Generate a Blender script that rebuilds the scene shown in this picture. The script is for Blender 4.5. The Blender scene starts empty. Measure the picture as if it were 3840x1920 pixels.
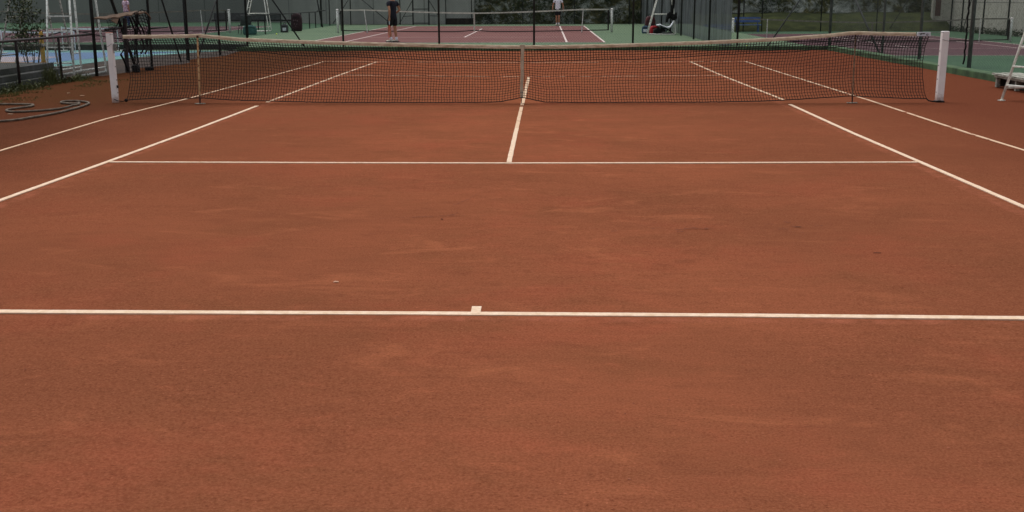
import bpy, bmesh, math, random
import numpy as np
from mathutils import Vector, Matrix, noise as mnoise

random.seed(7)
rng = np.random.default_rng(7)
S = bpy.context.scene
COL = S.collection
R = math.radians

# ------------------------------------------------------------------ camera
CAM_LOC = (0.3747, -17.4316, 1.604)
PITCH, YAW, ROLL = .2277, -.0316, .0032
cp, sp, cy, sy, cr, sr = (math.cos(PITCH), math.sin(PITCH), math.cos(YAW), math.sin(YAW), math.cos(ROLL), math.sin(ROLL))
fw = Vector((sy * cp, cy * cp, -sp)); rt = Vector((cy, -sy, 0)); dn = fw.cross(rt)
rt2 = cr * rt + sr * dn; dn2 = -sr * rt + cr * dn
cam = bpy.data.cameras.new('camera'); cam_ob = bpy.data.objects.new('camera', cam); COL.objects.link(cam_ob)
cam.sensor_width = 36; cam.lens = 4186.9 / 3840 * 36; cam.clip_start = .05; cam.clip_end = 3000
M = Matrix((( rt2.x, -dn2.x, -fw.x, CAM_LOC[0]), (rt2.y, -dn2.y, -fw.y, CAM_LOC[1]), (rt2.z, -dn2.z, -fw.z, CAM_LOC[2]), (0, 0, 0, 1)))
cam_ob.matrix_world = M
S.camera = cam_ob

# ------------------------------------------------------------------ light
SUN_EL, SUN_AZ = R(70), R(335)          # overcast: the bright part of the sky is high beyond the net, a little to the left
w = bpy.data.worlds.new('World'); S.world = w; w.use_nodes = True
nt = w.node_tree
bg = nt.nodes['Background']; sky = nt.nodes.new('ShaderNodeTexSky'); hs = nt.nodes.new('ShaderNodeHueSaturation')
sky.sky_type = 'NISHITA'; sky.sun_disc = False; sky.sun_elevation = SUN_EL; sky.sun_rotation = SUN_AZ
sky.air_density = 1.0; sky.dust_density = 4.0; sky.ozone_density = 1.0
hs.inputs['Saturation'].default_value = .22
nt.links.new(sky.outputs[0], hs.inputs['Color']); nt.links.new(hs.outputs[0], bg.inputs[0])
bg.inputs[1].default_value = .15
sd = bpy.data.lights.new('sun', 'SUN'); sd.energy = .9; sd.angle = R(30); sd.color = (1, .97, .92)
so = bpy.data.objects.new('sun', sd); COL.objects.link(so)
sdir = Vector((math.sin(SUN_AZ) * math.cos(SUN_EL), math.cos(SUN_AZ) * math.cos(SUN_EL), math.sin(SUN_EL)))
so.rotation_euler = sdir.to_track_quat('Z', 'Y').to_euler(); so.location = (0, -10, 30)
S.view_settings.view_transform = 'Standard'; S.view_settings.look = 'None'
S.view_settings.exposure = 0.0; S.view_settings.gamma = 1; S.view_settings.use_curve_mapping = False
S.render.engine = 'CYCLES'; S.cycles.max_bounces = 5; S.cycles.transparent_max_bounces = 24

# ------------------------------------------------------------------ helpers: materials
def srgb(r, g, b):
    f = lambda v: (v / 255 / 12.92) if v / 255 <= .04045 else ((v / 255 + .055) / 1.055) ** 2.4
    return (f(r), f(g), f(b), 1)

class N:
    """tiny node-tree builder"""
    def __init__(s, name):
        s.m = bpy.data.materials.new(name); s.m.use_nodes = True; s.t = s.m.node_tree
        s.b = s.t.nodes['Principled BSDF']; s.co = s.t.nodes.new('ShaderNodeTexCoord')
    def link(s, a, b): s.t.links.new(a, b)
    def mapping(s, scale=(1, 1, 1), loc=(0, 0, 0), rot=(0, 0, 0), src=None):
        n = s.t.nodes.new('ShaderNodeMapping'); n.inputs['Scale'].default_value = scale; n.inputs['Location'].default_value = loc; n.inputs['Rotation'].default_value = rot
        s.link(src or s.co.outputs['Object'], n.inputs[0]); return n.outputs[0]
    def noise(s, scale, detail=4, rough=.55, vec=None, dist=0):
        n = s.t.nodes.new('ShaderNodeTexNoise'); n.inputs['Scale'].default_value = scale; n.inputs['Detail'].default_value = detail
        n.inputs['Roughness'].default_value = rough; n.inputs['Distortion'].default_value = dist
        s.link(vec or s.co.outputs['Object'], n.inputs['Vector']); return n.outputs[0]
    def voro(s, scale, vec=None, out='Distance', rnd=1):
        n = s.t.nodes.new('ShaderNodeTexVoronoi'); n.inputs['Scale'].default_value = scale; n.inputs['Randomness'].default_value = rnd
        s.link(vec or s.co.outputs['Object'], n.inputs['Vector']); return n.outputs[out]
    def ramp(s, fac, a, b, ca=(0, 0, 0, 1), cb=(1, 1, 1, 1)):
        n = s.t.nodes.new('ShaderNodeMapRange'); n.inputs['From Min'].default_value = a; n.inputs['From Max'].default_value = b
        s.link(fac, n.inputs['Value']); return n.outputs[0]
    def math(s, op, a, b=None, clamp=False):
        n = s.t.nodes.new('ShaderNodeMath'); n.operation = op; n.use_clamp = clamp
        for i, v in enumerate((a, b)):
            if v is None: continue
            if isinstance(v, (int, float)): n.inputs[i].default_value = v
            else: s.link(v, n.inputs[i])
        return n.outputs[0]
    def mix(s, fac, a, b, mode='MIX'):
        n = s.t.nodes.new('ShaderNodeMix'); n.data_type = 'RGBA'; n.blend_type = mode
        for k, v in ((0, fac), (6, a), (7, b)):
            if isinstance(v, (int, float, tuple)): n.inputs[k].default_value = v
            else: s.link(v, n.inputs[k])
        return n.outputs[2]
    def sep(s, vec=None):
        n = s.t.nodes.new('ShaderNodeSeparateXYZ'); s.link(vec or s.co.outputs['Object'], n.inputs[0]); return n.outputs
    def bump(s, h, strength=.3, dist=.01, prev=None):
        n = s.t.nodes.new('ShaderNodeBump'); n.inputs['Strength'].default_value = strength; n.inputs['Distance'].default_value = dist
        s.link(h, n.inputs['Height'])
        if prev is not None: s.link(prev, n.inputs['Normal'])
        return n.outputs[0]
    def done(s, color, rough=.8, normal=None, spec=.3, metal=0):
        if isinstance(color, tuple): s.b.inputs['Base Color'].default_value = color
        else: s.link(color, s.b.inputs['Base Color'])
        if isinstance(rough, (int, float)): s.b.inputs['Roughness'].default_value = rough
        else: s.link(rough, s.b.inputs['Roughness'])
        s.b.inputs['Specular IOR Level'].default_value = spec; s.b.inputs['Metallic'].default_value = metal
        if normal is not None: s.link(normal, s.b.inputs['Normal'])
        return s.m

def mat(name, c1, c2=None, scale=6, rough=.75, lo=.38, hi=.62, bump=0, bscale=None, spec=.25, metal=0, detail=5, stretch=(1, 1, 1)):
    n = N(name); c2 = c2 or tuple(v * .7 for v in c1[:3]) + (1,)
    v = n.mapping(stretch)
    f = n.ramp(n.noise(scale, detail, .6, v), lo, hi)
    nor = n.bump(n.noise(bscale or scale * 4, 4, .6, v), .5, bump) if bump else None
    return n.done(n.mix(f, c1, c2), rough, nor, spec, metal)

def clay_material():
    n = N('red_clay')
    x, y, z = n.sep()
    M_ = lambda v, k: n.math('MULTIPLY', v, k)
    c = n.mix(n.ramp(n.noise(.38, 5, .62, n.mapping((1, 1.2, 1))), .36, .64), srgb(142, 84, 59), srgb(126, 76, 53))
    # patches where the court was dragged, watered and scuffed: redder, browner, sandier
    p1 = n.noise(.75, 5, .62, n.mapping((1, 1.15, 1), (31, 2, 0)), .3)
    c = n.mix(M_(n.ramp(p1, .51, .64), .7), c, srgb(143, 79, 57))
    p2 = n.noise(1.1, 6, .7, n.mapping((1, 1.3, 1), (9, 4, 0)), .4)
    c = n.mix(M_(n.ramp(p2, .50, .68), .68), c, srgb(118, 74, 50))
    p3 = n.noise(1.5, 6, .66, n.mapping((.9, 1.9, 1), (3, 17, 0)), .8)
    c = n.mix(M_(n.ramp(p3, .56, .68), .7), c, srgb(160, 98, 69))
    p4 = n.noise(3.6, 6, .74, n.mapping((.9, 1.5, 1)), .4)
    c = n.mix(M_(n.ramp(p4, .51, .70), .5), c, srgb(108, 64, 45))
    p5 = n.noise(5.5, 5, .72, n.mapping((.8, 1.6, 1), (5, 0, 0)), .3)
    c = n.mix(M_(n.ramp(p5, .56, .72), .32), c, srgb(172, 100, 72))
    p6 = n.noise(1.0, 5, .7, n.mapping((1.6, 26, 1), (2, 0, 0)), .25)      # fine drag-net striations
    c = n.mix(M_(n.ramp(p6, .5, .7), .12), c, srgb(96, 52, 35))
    c = n.mix(M_(n.ramp(p6, .46, .3), .12), c, srgb(186, 112, 84))
    # less played, damper clay off the middle, with tree shade and edge falloff painted in
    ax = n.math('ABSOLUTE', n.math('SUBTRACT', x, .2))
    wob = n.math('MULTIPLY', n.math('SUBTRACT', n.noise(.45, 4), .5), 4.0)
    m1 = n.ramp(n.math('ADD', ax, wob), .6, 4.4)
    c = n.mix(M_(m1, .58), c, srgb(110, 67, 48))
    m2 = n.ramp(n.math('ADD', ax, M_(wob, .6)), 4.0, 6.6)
    c = n.mix(M_(m2, .95), c, n.mix(n.ramp(x, -1, 1), srgb(62, 38, 27), srgb(96, 53, 38)))  # outer margins: tree shade put into the colour, deeper on the left
    # moss creeping in from the left verge
    mossn = n.math('ADD', n.math('MULTIPLY', n.noise(.9, 6, .72), 5.0), n.math('MULTIPLY', x, .85))
    moss = n.math('MULTIPLY', n.ramp(mossn, -1.5, -3.5), n.ramp(y, -1.6, .6))
    mosscol = n.mix(n.ramp(n.noise(7, 5, .7), .4, .62), srgb(58, 36, 22), srgb(52, 44, 22))
    c = n.mix(M_(moss, .9), c, mosscol)
    # swept dust along the near side of the lines
    def band(v, c0, hw): return n.ramp(n.math('ABSOLUTE', n.math('SUBTRACT', v, c0)), hw, hw * .35)
    dust = n.math('MAXIMUM', band(y, -11.935, .06), n.math('MAXIMUM', band(n.math('ABSOLUTE', x), 3.98, .08), n.math('MULTIPLY', band(y, -6.50, .05), n.ramp(n.math('ABSOLUTE', x), 4.0, 3.9))))
    dust = n.math('MULTIPLY', dust, n.ramp(n.noise(6, 4, .7), .42, .62))
    c = n.mix(M_(dust, .5), c, srgb(172, 104, 82))
    # grain, crumbs and grit, denser in some places than others
    rough_ = n.ramp(n.noise(1.1, 4, .6, n.mapping((1, 1.8, 1), (7, 7, 0))), .36, .66)
    g1 = n.noise(95, 4, .75)
    c = n.mix(n.ramp(g1, .36, .66), n.mix(.26, c, srgb(72, 36, 24)), n.mix(.15, c, srgb(212, 140, 110)))
    g2 = n.noise(48, 5, .75, n.mapping((1, 1.3, 1)))
    c = n.mix(n.math('MULTIPLY', n.ramp(g2, .565, .66), n.math('ADD', M_(rough_, .5), .22)), c, srgb(82, 40, 27))
    g3 = n.noise(52, 5, .75, n.mapping((1, 1.3, 1), (3.3, 8.1, 0)))
    c = n.mix(n.math('MULTIPLY', n.ramp(g3, .60, .70), n.math('ADD', M_(rough_, .4), .15)), c, srgb(206, 134, 104))
    c = n.mix(1.0, c, (.98, .935, .90, 1), 'MULTIPLY')                    # overall tone of this clay
    h = n.math('ADD', M_(n.noise(60, 5, .75), .6), n.math('ADD', M_(n.noise(11, 5, .65, n.mapping((.8, 2, 1))), 1.1), M_(g3, .35)))
    return n.done(c, .96, n.bump(h, .5, .012), .0)

def line_material(name, dirt, tone=(238, 214, 190)):
    n = N(name)
    d = n.noise(2.6, 6, .7); d2 = n.noise(16, 5, .7); d3 = n.noise(90, 3, .6)
    c = n.mix(n.ramp(d2, .35, .7), srgb(*tone), srgb(214, 180, 146))
    c = n.mix(n.math('MULTIPLY', n.ramp(d3, .45, .7), .3), c, srgb(205, 165, 135))
    c = n.mix(n.ramp(n.math('ADD', n.math('MULTIPLY', d, .75), n.math('MULTIPLY', d2, .25)), dirt, dirt + .05), c, srgb(150, 88, 62))
    return n.done(c, .8, n.bump(d3, .3, .004), .2)

def speckle(name, c1, c2, c3, scale=30):
    n = N(name)
    a = n.noise(.35, 4, .6); b = n.noise(scale, 4, .75); d = n.noise(1.8, 5, .7)
    c = n.mix(n.ramp(a, .35, .65), c1, c2)
    c = n.mix(n.math('MULTIPLY', n.ramp(b, .42, .62), .55), c, c3)
    c = n.mix(n.math('MULTIPLY', n.ramp(d, .55, .75), .5), c, c3)
    return n.done(c, .92, n.bump(b, .4, .006), .02)

MAT = {}
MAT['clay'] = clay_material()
MAT['line'] = line_material('line_tape', .62)
MAT['line_worn'] = line_material('line_tape_worn', .55, (222, 190, 160))
MAT['line_far'] = line_material('line_tape_clayed', .515, (206, 156, 124))
MAT['green'] = speckle('green_acrylic', srgb(110, 128, 103), srgb(100, 118, 97), srgb(74, 92, 73))
MAT['green_dark'] = speckle('green_acrylic_dark', srgb(80, 106, 84), srgb(70, 92, 76), srgb(52, 72, 56))  # darker green for the side courts; the left court's shade is painted in
MAT['plum'] = speckle('plum_acrylic', srgb(130, 94, 90), srgb(120, 86, 84), srgb(98, 70, 68))
MAT['plum_dark'] = speckle('plum_acrylic_dark', srgb(100, 74, 78), srgb(90, 70, 74), srgb(72, 56, 60))  # darker plum likewise, shade of the left court in the colour
MAT['court_line'] = mat('white_court_paint', srgb(222, 206, 198), srgb(190, 170, 165), 8)
MAT['turq'] = speckle('turquoise_paint', srgb(124, 164, 160), srgb(112, 152, 148), srgb(94, 132, 132), 14)
MAT['blue'] = speckle('blue_paint', srgb(118, 144, 176), srgb(106, 130, 162), srgb(88, 110, 144), 14)
MAT['palepatch'] = speckle('pale_pink_paint', srgb(172, 164, 168), srgb(158, 150, 156), srgb(134, 126, 132), 14)
MAT['ochre'] = speckle('ochre_paint', srgb(176, 138, 92), srgb(160, 120, 80), srgb(130, 96, 64), 14)
MAT['soil'] = mat('dark_soil', srgb(70, 56, 47), srgb(52, 43, 38), 1.2, .95, bump=.02, bscale=30)
MAT['ground'] = mat('far_ground', srgb(96, 92, 78), srgb(72, 74, 58), .4, .95)
MAT['kerb'] = mat('green_kerb', srgb(80, 106, 72), srgb(56, 76, 52), 3, .85, bump=.006, bscale=40)
MAT['white_post'] = mat('white_enamel', srgb(226, 220, 218), srgb(214, 206, 203), 5, .5, spec=.35, lo=.35, hi=.7)
MAT['white_worn'] = mat('chipped_white_paint', srgb(222, 226, 220), srgb(150, 150, 142), 18, .6, lo=.5, hi=.66)
MAT['white_tube'] = mat('white_tube_paint', srgb(226, 226, 216), srgb(176, 172, 158), 9, .55, lo=.5, hi=.72)
MAT['peel'] = mat('peeling_white_paint', srgb(160, 158, 150), srgb(96, 92, 86), 22, .7, lo=.42, hi=.6)
MAT['cord'] = mat('black_net_cord', (.012, .010, .010, 1), (.02, .016, .015, 1), 40, .8)
MAT['cord_far'] = mat('dark_net_cord', (.02, .022, .022, 1), (.014, .015, .015, 1), 20, .8)
MAT['band'] = mat('stained_headband', srgb(216, 200, 176), srgb(176, 152, 126), 9, .9, lo=.36, hi=.62, stretch=(1, 6, 6))
MAT['strap'] = mat('grey_webbing', srgb(200, 190, 168), srgb(172, 160, 138), 12, .9)
MAT['band_dim'] = mat('dim_headband', srgb(124, 124, 112), srgb(96, 96, 88), 6, .9)
MAT['band_far'] = mat('grey_headband', srgb(204, 204, 190), srgb(168, 168, 156), 6, .9)
MAT['stick'] = mat('brown_flaked_stick', srgb(196, 160, 116), srgb(110, 66, 44), 16, .7, lo=.52, hi=.64)
MAT['stick_low'] = mat('rusted_iron', srgb(64, 44, 38), srgb(92, 58, 42), 20, .85)
MAT['steel'] = mat('dark_green_steel', srgb(46, 50, 48), srgb(34, 34, 34), 12, .7)
MAT['steel_light'] = mat('grey_green_steel', srgb(92, 98, 96), srgb(70, 76, 76), 8, .65)
MAT['steel_black'] = mat('black_rail_steel', srgb(38, 34, 36), srgb(56, 48, 46), 12, .6)
MAT['wire'] = mat('grey_fence_wire', srgb(88, 96, 90), srgb(70, 78, 72), 6, .6)
MAT['wire_dark'] = mat('dark_fence_wire', srgb(52, 58, 56), srgb(44, 48, 48), 6, .7)
MAT['steelgal'] = mat('galvanised_steel', srgb(150, 150, 148), srgb(110, 110, 106), 20, .45, metal=.4)
MAT['concrete'] = None
MAT['wood'] = mat('weathered_wood', srgb(128, 104, 86), srgb(76, 60, 48), 10, .9, lo=.38, hi=.62, bump=.004, stretch=(1, 8, 8))
MAT['bench'] = mat('grey_weathered_bench', srgb(176, 176, 164), srgb(112, 110, 100), 7, .9, lo=.4, hi=.62, bump=.004, stretch=(6, 1, 6))
MAT['bench_dark'] = mat('dark_bench_side', srgb(96, 92, 88), srgb(64, 60, 58), 6, .95)  # darker bench tone for the rear legs, end and inner panels
MAT['hose'] = mat('grey_rubber_hose', srgb(112, 100, 86), srgb(78, 66, 56), 10, .7)
MAT['rope'] = mat('black_rope', srgb(34, 32, 32), srgb(20, 18, 18), 40, .95)
MAT['yellow'] = mat('yellow_post_paint', srgb(192, 146, 58), srgb(150, 110, 50), 14, .6)
MAT['benchblue'] = mat('blue_bench_paint', srgb(88, 116, 168), srgb(70, 92, 140), 6, .6)
MAT['skin'] = mat('skin', srgb(184, 134, 106), srgb(168, 118, 92), 14, .6)
MAT['hair'] = mat('dark_hair', srgb(40, 30, 26), srgb(24, 18, 16), 60, .8)
MAT['shirt_black'] = mat('black_sports_shirt', srgb(34, 34, 48), srgb(24, 24, 34), 40, .85)
MAT['shorts_black'] = mat('black_shorts', srgb(22, 22, 30), srgb(16, 16, 20), 20, .85)
MAT['shirt_white'] = mat('white_tshirt', srgb(242, 242, 250), srgb(226, 226, 238), 10, .85)
MAT['shoe'] = mat('pale_trainers', srgb(214, 214, 196), srgb(170, 170, 160), 20, .7)
MAT['sole'] = mat('dark_sole', srgb(44, 50, 48), None, 20)
MAT['print'] = mat('pink_print_blouse', srgb(222, 200, 214), srgb(160, 112, 144), 18, .85, lo=.5, hi=.56)
MAT['jeans'] = mat('blue_jeans', srgb(66, 84, 116), srgb(48, 62, 92), 14, .9)
MAT['red'] = mat('red_bag_fabric', srgb(186, 34, 42), srgb(130, 26, 32), 8, .7)
MAT['maroon'] = mat('maroon_fabric', srgb(58, 36, 40), srgb(42, 28, 32), 8, .8)
MAT['maroon2'] = mat('dark_red_plastic', srgb(92, 40, 42), srgb(60, 30, 32), 8, .6)
MAT['blackcloth'] = mat('black_cloth', srgb(26, 26, 26), srgb(18, 18, 18), 12, .9)
MAT['bagblue'] = mat('blue_bag_fabric', srgb(56, 86, 110), srgb(40, 60, 80), 8, .7)
MAT['teal'] = mat('teal_bag_fabric', srgb(70, 112, 104), srgb(52, 88, 84), 8, .7)
MAT['whiteplastic'] = mat('white_plastic', srgb(214, 218, 224), srgb(190, 196, 204), 8, .5)
MAT['greyplastic'] = mat('dark_grey_plastic', srgb(74, 78, 78), srgb(56, 60, 60), 8, .6)
MAT['ball'] = mat('yellow_felt', srgb(212, 236, 92), srgb(196, 220, 76), 60, .95)
MAT['racket'] = mat('orange_racket_frame', srgb(206, 92, 66), srgb(180, 60, 46), 20, .4)
MAT['string'] = mat('racket_string', srgb(214, 170, 140), None, 30)
MAT['brown'] = mat('dark_brown_boards', srgb(50, 44, 38), srgb(34, 30, 28), 5, .9)
MAT['leaf_a'] = mat('dark_leaf', srgb(58, 72, 44), srgb(40, 52, 32), 3, .6)
MAT['leaf_b'] = mat('olive_leaf', srgb(84, 88, 48), srgb(60, 66, 38), 3, .6)
MAT['grass'] = mat('grass_blades', srgb(86, 92, 44), srgb(56, 68, 34), 2, .8)
MAT['bark'] = mat('twig_bark', srgb(76, 66, 54), srgb(54, 46, 38), 20, .9)
MAT['pebble'] = mat('clay_crumb', srgb(158, 96, 72), srgb(112, 64, 46), 3, .95, lo=.45, hi=.55)
MAT['ink'] = mat('faded_black_print', srgb(70, 70, 66), srgb(96, 94, 88), 90, .8)
MAT['ink_black'] = mat('black_print', srgb(30, 30, 28), srgb(44, 42, 40), 60, .8)

def post_paint():
    n = N('splashed_white_enamel')
    x, y, z = n.sep(); b = n.noise(22, 5, .7); a = n.noise(4, 4, .6)
    c = n.mix(n.ramp(a, .35, .7), srgb(244, 240, 238), srgb(232, 227, 225))
    c = n.mix(n.math('MULTIPLY', n.ramp(n.math('ADD', z, n.math('MULTIPLY', b, .22)), .24, .13), .8), c, srgb(158, 116, 96))
    c = n.mix(n.math('MULTIPLY', n.ramp(n.noise(34, 4, .7), .70, .74), .6), c, srgb(120, 104, 98))
    return n.done(c, .5, None, .35)
MAT['white_post'] = post_paint()
def wall_concrete():
    n = N('grey_board_concrete')
    x, y, z = n.sep()
    a = n.noise(.35, 5, .6); b = n.noise(1.6, 6, .7); s = n.noise(1.0, 5, .65, n.mapping((2.2, 1, .25)))
    c = n.mix(n.ramp(a, .35, .65), srgb(164, 168, 160), srgb(142, 146, 140))
    c = n.mix(n.math('MULTIPLY', n.ramp(s, .48, .7), .45), c, srgb(116, 120, 116))
    c = n.mix(n.math('MULTIPLY', n.ramp(b, .55, .72), .4), c, srgb(176, 176, 166))
    dk = n.ramp(n.math('ADD', x, n.math('MULTIPLY', a, 4)), -8, -15)       # panels turn a darker grey towards the left
    c = n.mix(n.math('MULTIPLY', dk, .72), c, srgb(108, 112, 108))
    jn = n.math('PINGPONG', n.math('ADD', x, 100.), 1.6)                    # panel joints
    c = n.mix(n.math('MULTIPLY', n.ramp(jn, .05, .02), .5), c, srgb(60, 62, 60))
    return n.done(c, .9, n.bump(b, .3, .02), .15)
def wall_stucco():
    n = N('beige_roughcast')
    a = n.noise(.5, 5, .6); b = n.noise(5, 4, .7); s = n.noise(1.0, 5, .6, n.mapping((1, 1.6, .3)))
    c = n.mix(n.ramp(a, .35, .65), srgb(200, 197, 184), srgb(178, 176, 165))
    c = n.mix(n.math('MULTIPLY', n.ramp(s, .5, .7), .5), c, srgb(124, 122, 112))
    c = n.mix(n.math('MULTIPLY', n.ramp(b, .52, .64), .5), c, srgb(110, 110, 102))
    return n.done(c, .95, n.bump(b, .8, .05), .1)
def rock():
    n = N('lichened_rock_face')
    a = n.noise(1.0, 8, .68, n.mapping((1, 1, 1.25)), .6); b = n.noise(4.5, 6, .72); d = n.noise(.25, 3)
    c = n.mix(n.ramp(b, .38, .64), srgb(168, 174, 166), srgb(110, 116, 110))
    olive = n.mix(n.ramp(b, .4, .6), srgb(92, 90, 58), srgb(54, 58, 42))
    c = n.mix(n.ramp(n.math('ADD', n.math('MULTIPLY', a, .8), n.math('MULTIPLY', d, .2)), .46, .54), c, olive)
    return n.done(c, .95, n.bump(b, .8, .12), .1)
def bank():
    n = N('mossy_bank')
    a = n.noise(1.2, 5, .65, n.mapping((1, 1, 3))); b = n.noise(9, 4, .7)
    c = n.mix(n.ramp(a, .4, .6), srgb(72, 78, 48), srgb(52, 58, 38))
    c = n.mix(n.math('MULTIPLY', n.ramp(b, .5, .7), .5), c, srgb(40, 46, 30))
    return n.done(c, .95, n.bump(b, .6, .05), .1)
def terrace_concrete():
    n = N('mossy_slab_concrete')
    a = n.noise(1.3, 5, .65); b = n.noise(6, 5, .7)
    c = n.mix(n.ramp(a, .42, .6), srgb(88, 88, 88), srgb(56, 57, 54))
    c = n.mix(n.math('MULTIPLY', n.ramp(b, .5, .66), .6), c, srgb(52, 55, 36))
    return n.done(c, .95, n.bump(b, .5, .02), .1)
def screen_mat():
    n = N('grey_windscreen_cloth')
    a = n.noise(1.0, 5, .6, n.mapping((1, 3, .35))); wv = n.noise(60, 2, .5)
    c = n.mix(n.ramp(a, .38, .64), srgb(104, 110, 112), srgb(72, 77, 80))
    n.done(c, .95, None, .1)
    tr = n.t.nodes.new('ShaderNodeBsdfTransparent'); mx = n.t.nodes.new('ShaderNodeMixShader')
    n.link(n.ramp(n.math('ADD', n.math('MULTIPLY', a, .7), n.math('MULTIPLY', wv, .3)), .3, .7), mx.inputs[0])
    f = n.t.nodes.new('ShaderNodeMapRange'); f.inputs['To Min'].default_value = .14; f.inputs['To Max'].default_value = .34
    n.link(n.math('ADD', n.math('MULTIPLY', a, .7), n.math('MULTIPLY', wv, .3)), f.inputs['Value']); n.link(f.outputs[0], mx.inputs[0])
    out = [q for q in n.t.nodes if q.type == 'OUTPUT_MATERIAL'][0]
    n.link(n.b.outputs[0], mx.inputs[1]); n.link(tr.outputs[0], mx.inputs[2]); n.link(mx.outputs[0], out.inputs[0])
    return n.m
def brick_mat():
    n = N('dark_red_brick')
    t = n.t.nodes.new('ShaderNodeTexBrick'); t.inputs['Scale'].default_value = 4.0
    t.inputs['Color1'].default_value = srgb(98, 62, 58); t.inputs['Color2'].default_value = srgb(74, 48, 46); t.inputs['Mortar'].default_value = srgb(120, 112, 104)
    n.link(n.mapping((1, 1, 1), rot=(R(90), 0, 0)), t.inputs['Vector'])
    return n.done(t.outputs[0], .95)
MAT['concrete'] = wall_concrete(); MAT['stucco'] = wall_stucco(); MAT['rock'] = rock(); MAT['bank'] = bank()
MAT['terrace'] = terrace_concrete(); MAT['screen'] = screen_mat(); MAT['brick'] = brick_mat()

# ------------------------------------------------------------------ helpers: meshes
class MB:
    def __init__(s): s.v = []; s.f = []
    def add(s, vs, fs):
        o = len(s.v); s.v += [tuple(p) for p in vs]; s.f += [tuple(i + o for i in f) for f in fs]; return s
    def box(s, a, b):
        x0, y0, z0 = a; x1, y1, z1 = b
        return s.add([(x0, y0, z0), (x1, y0, z0), (x1, y1, z0), (x0, y1, z0), (x0, y0, z1), (x1, y0, z1), (x1, y1, z1), (x0, y1, z1)],
                     [(3, 2, 1, 0), (4, 5, 6, 7), (0, 1, 5, 4), (1, 2, 6, 5), (2, 3, 7, 6), (3, 0, 4, 7)])
    def cbox(s, c, size, rotz=0, bev=0, jit=0):
        """box with chamfered corners, centred, turned about z"""
        bm = bmesh.new(); bmesh.ops.create_cube(bm, size=1)
        for v in bm.verts: v.co = Vector((v.co.x * size[0], v.co.y * size[1], v.co.z * size[2]))
        if bev: bmesh.ops.bevel(bm, geom=bm.edges[:], offset=bev, segments=2, affect='EDGES', profile=.6)
        m = Matrix.Translation(c) @ Matrix.Rotation(rotz, 4, 'Z')
        bm.verts.index_update()
        vs = [m @ (v.co + Vector((random.uniform(-jit, jit), random.uniform(-jit, jit), random.uniform(-jit, jit)))) for v in bm.verts]
        fs = [[v.index for v in f.verts] for f in bm.faces]; bm.free(); return s.add(vs, fs)
    def tube(s, pts, r, n=8, cap=True, closed=False):
        pts = [Vector(p) for p in pts]; k = len(pts); rs = r if isinstance(r, (list, tuple)) else [r] * k
        up = None; rings = []
        for i, p in enumerate(pts):
            if closed: t = (pts[(i + 1) % k] - pts[i - 1])
            else: t = pts[min(i + 1, k - 1)] - pts[max(i - 1, 0)]
            t.normalize()
            if up is None: up = Vector((0, 0, 1)) if abs(t.z) < .9 else Vector((1, 0, 0))
            a = t.cross(up)
            if a.length < 1e-4: a = t.cross(Vector((0, 1, .3)))
            a.normalize(); b = a.cross(t); up = b
            rings.append([p + rs[i] * (math.cos(q) * a + math.sin(q) * b) for q in [2 * math.pi * j / n for j in range(n)]])
        vs = [v for ring in rings for v in ring]; fs = []
        for i in range(k if closed else k - 1):
            for j in range(n):
                a, b = i * n + j, i * n + (j + 1) % n; c, d = ((i + 1) % k) * n + (j + 1) % n, ((i + 1) % k) * n + j
                fs.append((a, b, c, d))
        if cap and not closed: fs += [tuple(range(n - 1, -1, -1)), tuple((k - 1) * n + j for j in range(n))]
        return s.add(vs, fs)
    def lathe(s, c, prof, n=14):
        vs = []; fs = []
        for r, z in prof: vs += [(c[0] + r * math.cos(2 * math.pi * j / n), c[1] + r * math.sin(2 * math.pi * j / n), c[2] + z) for j in range(n)]
        for i in range(len(prof) - 1):
            for j in range(n): fs.append((i * n + j, i * n + (j + 1) % n, (i + 1) * n + (j + 1) % n, (i + 1) * n + j))
        fs += [tuple(range(n - 1, -1, -1)), tuple((len(prof) - 1) * n + j for j in range(n))]
        return s.add(vs, fs)
    def sphere(s, c, r, seg=12, sc=(1, 1, 1)):
        bm = bmesh.new(); bmesh.ops.create_uvsphere(bm, u_segments=seg, v_segments=max(6, seg // 2 + 1), radius=r); bm.verts.index_update()
        vs = [(c[0] + v.co.x * sc[0], c[1] + v.co.y * sc[1], c[2] + v.co.z * sc[2]) for v in bm.verts]; fs = [[v.index for v in f.verts] for f in bm.faces]; bm.free()
        return s.add(vs, fs)
    def build(s, name, m, parent=None, smooth=False):
        me = bpy.data.meshes.new(name); me.from_pydata(s.v, [], s.f); me.update()
        if m is not None: me.materials.append(MAT[m] if isinstance(m, str) else m)
        if smooth:
            for p in me.polygons: p.use_smooth = True
        return link(name, me, parent)

def link(name, me, parent=None):
    o = bpy.data.objects.new(name, me); COL.objects.link(o)
    if parent is not None: o.parent = parent
    return o
def tag(o, label=None, cat=None, group=None, kind=None):
    for k, v in (('label', label), ('category', cat), ('group', group), ('kind', kind)):
        if v: o[k] = v
    return o
def thing(name, label, cat, loc=(0, 0, 0), rz=0, group=None):
    o = bpy.data.objects.new(name, None); COL.objects.link(o); o.location = loc; o.rotation_euler = (0, 0, rz); o.empty_display_size = .2
    return tag(o, label, cat, group)
def dup(root, loc, rz=0, label=None, group=None):
    def cp_(o, par):
        c = o.copy(); COL.objects.link(c)
        if par is not None: c.parent = par
        for ch in list(o.children): cp_(ch, c)
        return c
    r = cp_(root, None); r.location = loc; r.rotation_euler = (0, 0, rz)
    if label: r['label'] = label
    if group: r['group'] = group
    return r
def sheet(name, pts, z, m, kind='structure'):
    b = MB(); b.add([(x, y, z) for x, y in pts], [tuple(range(len(pts)))])
    return tag(b.build(name, m), kind=kind)
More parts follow.
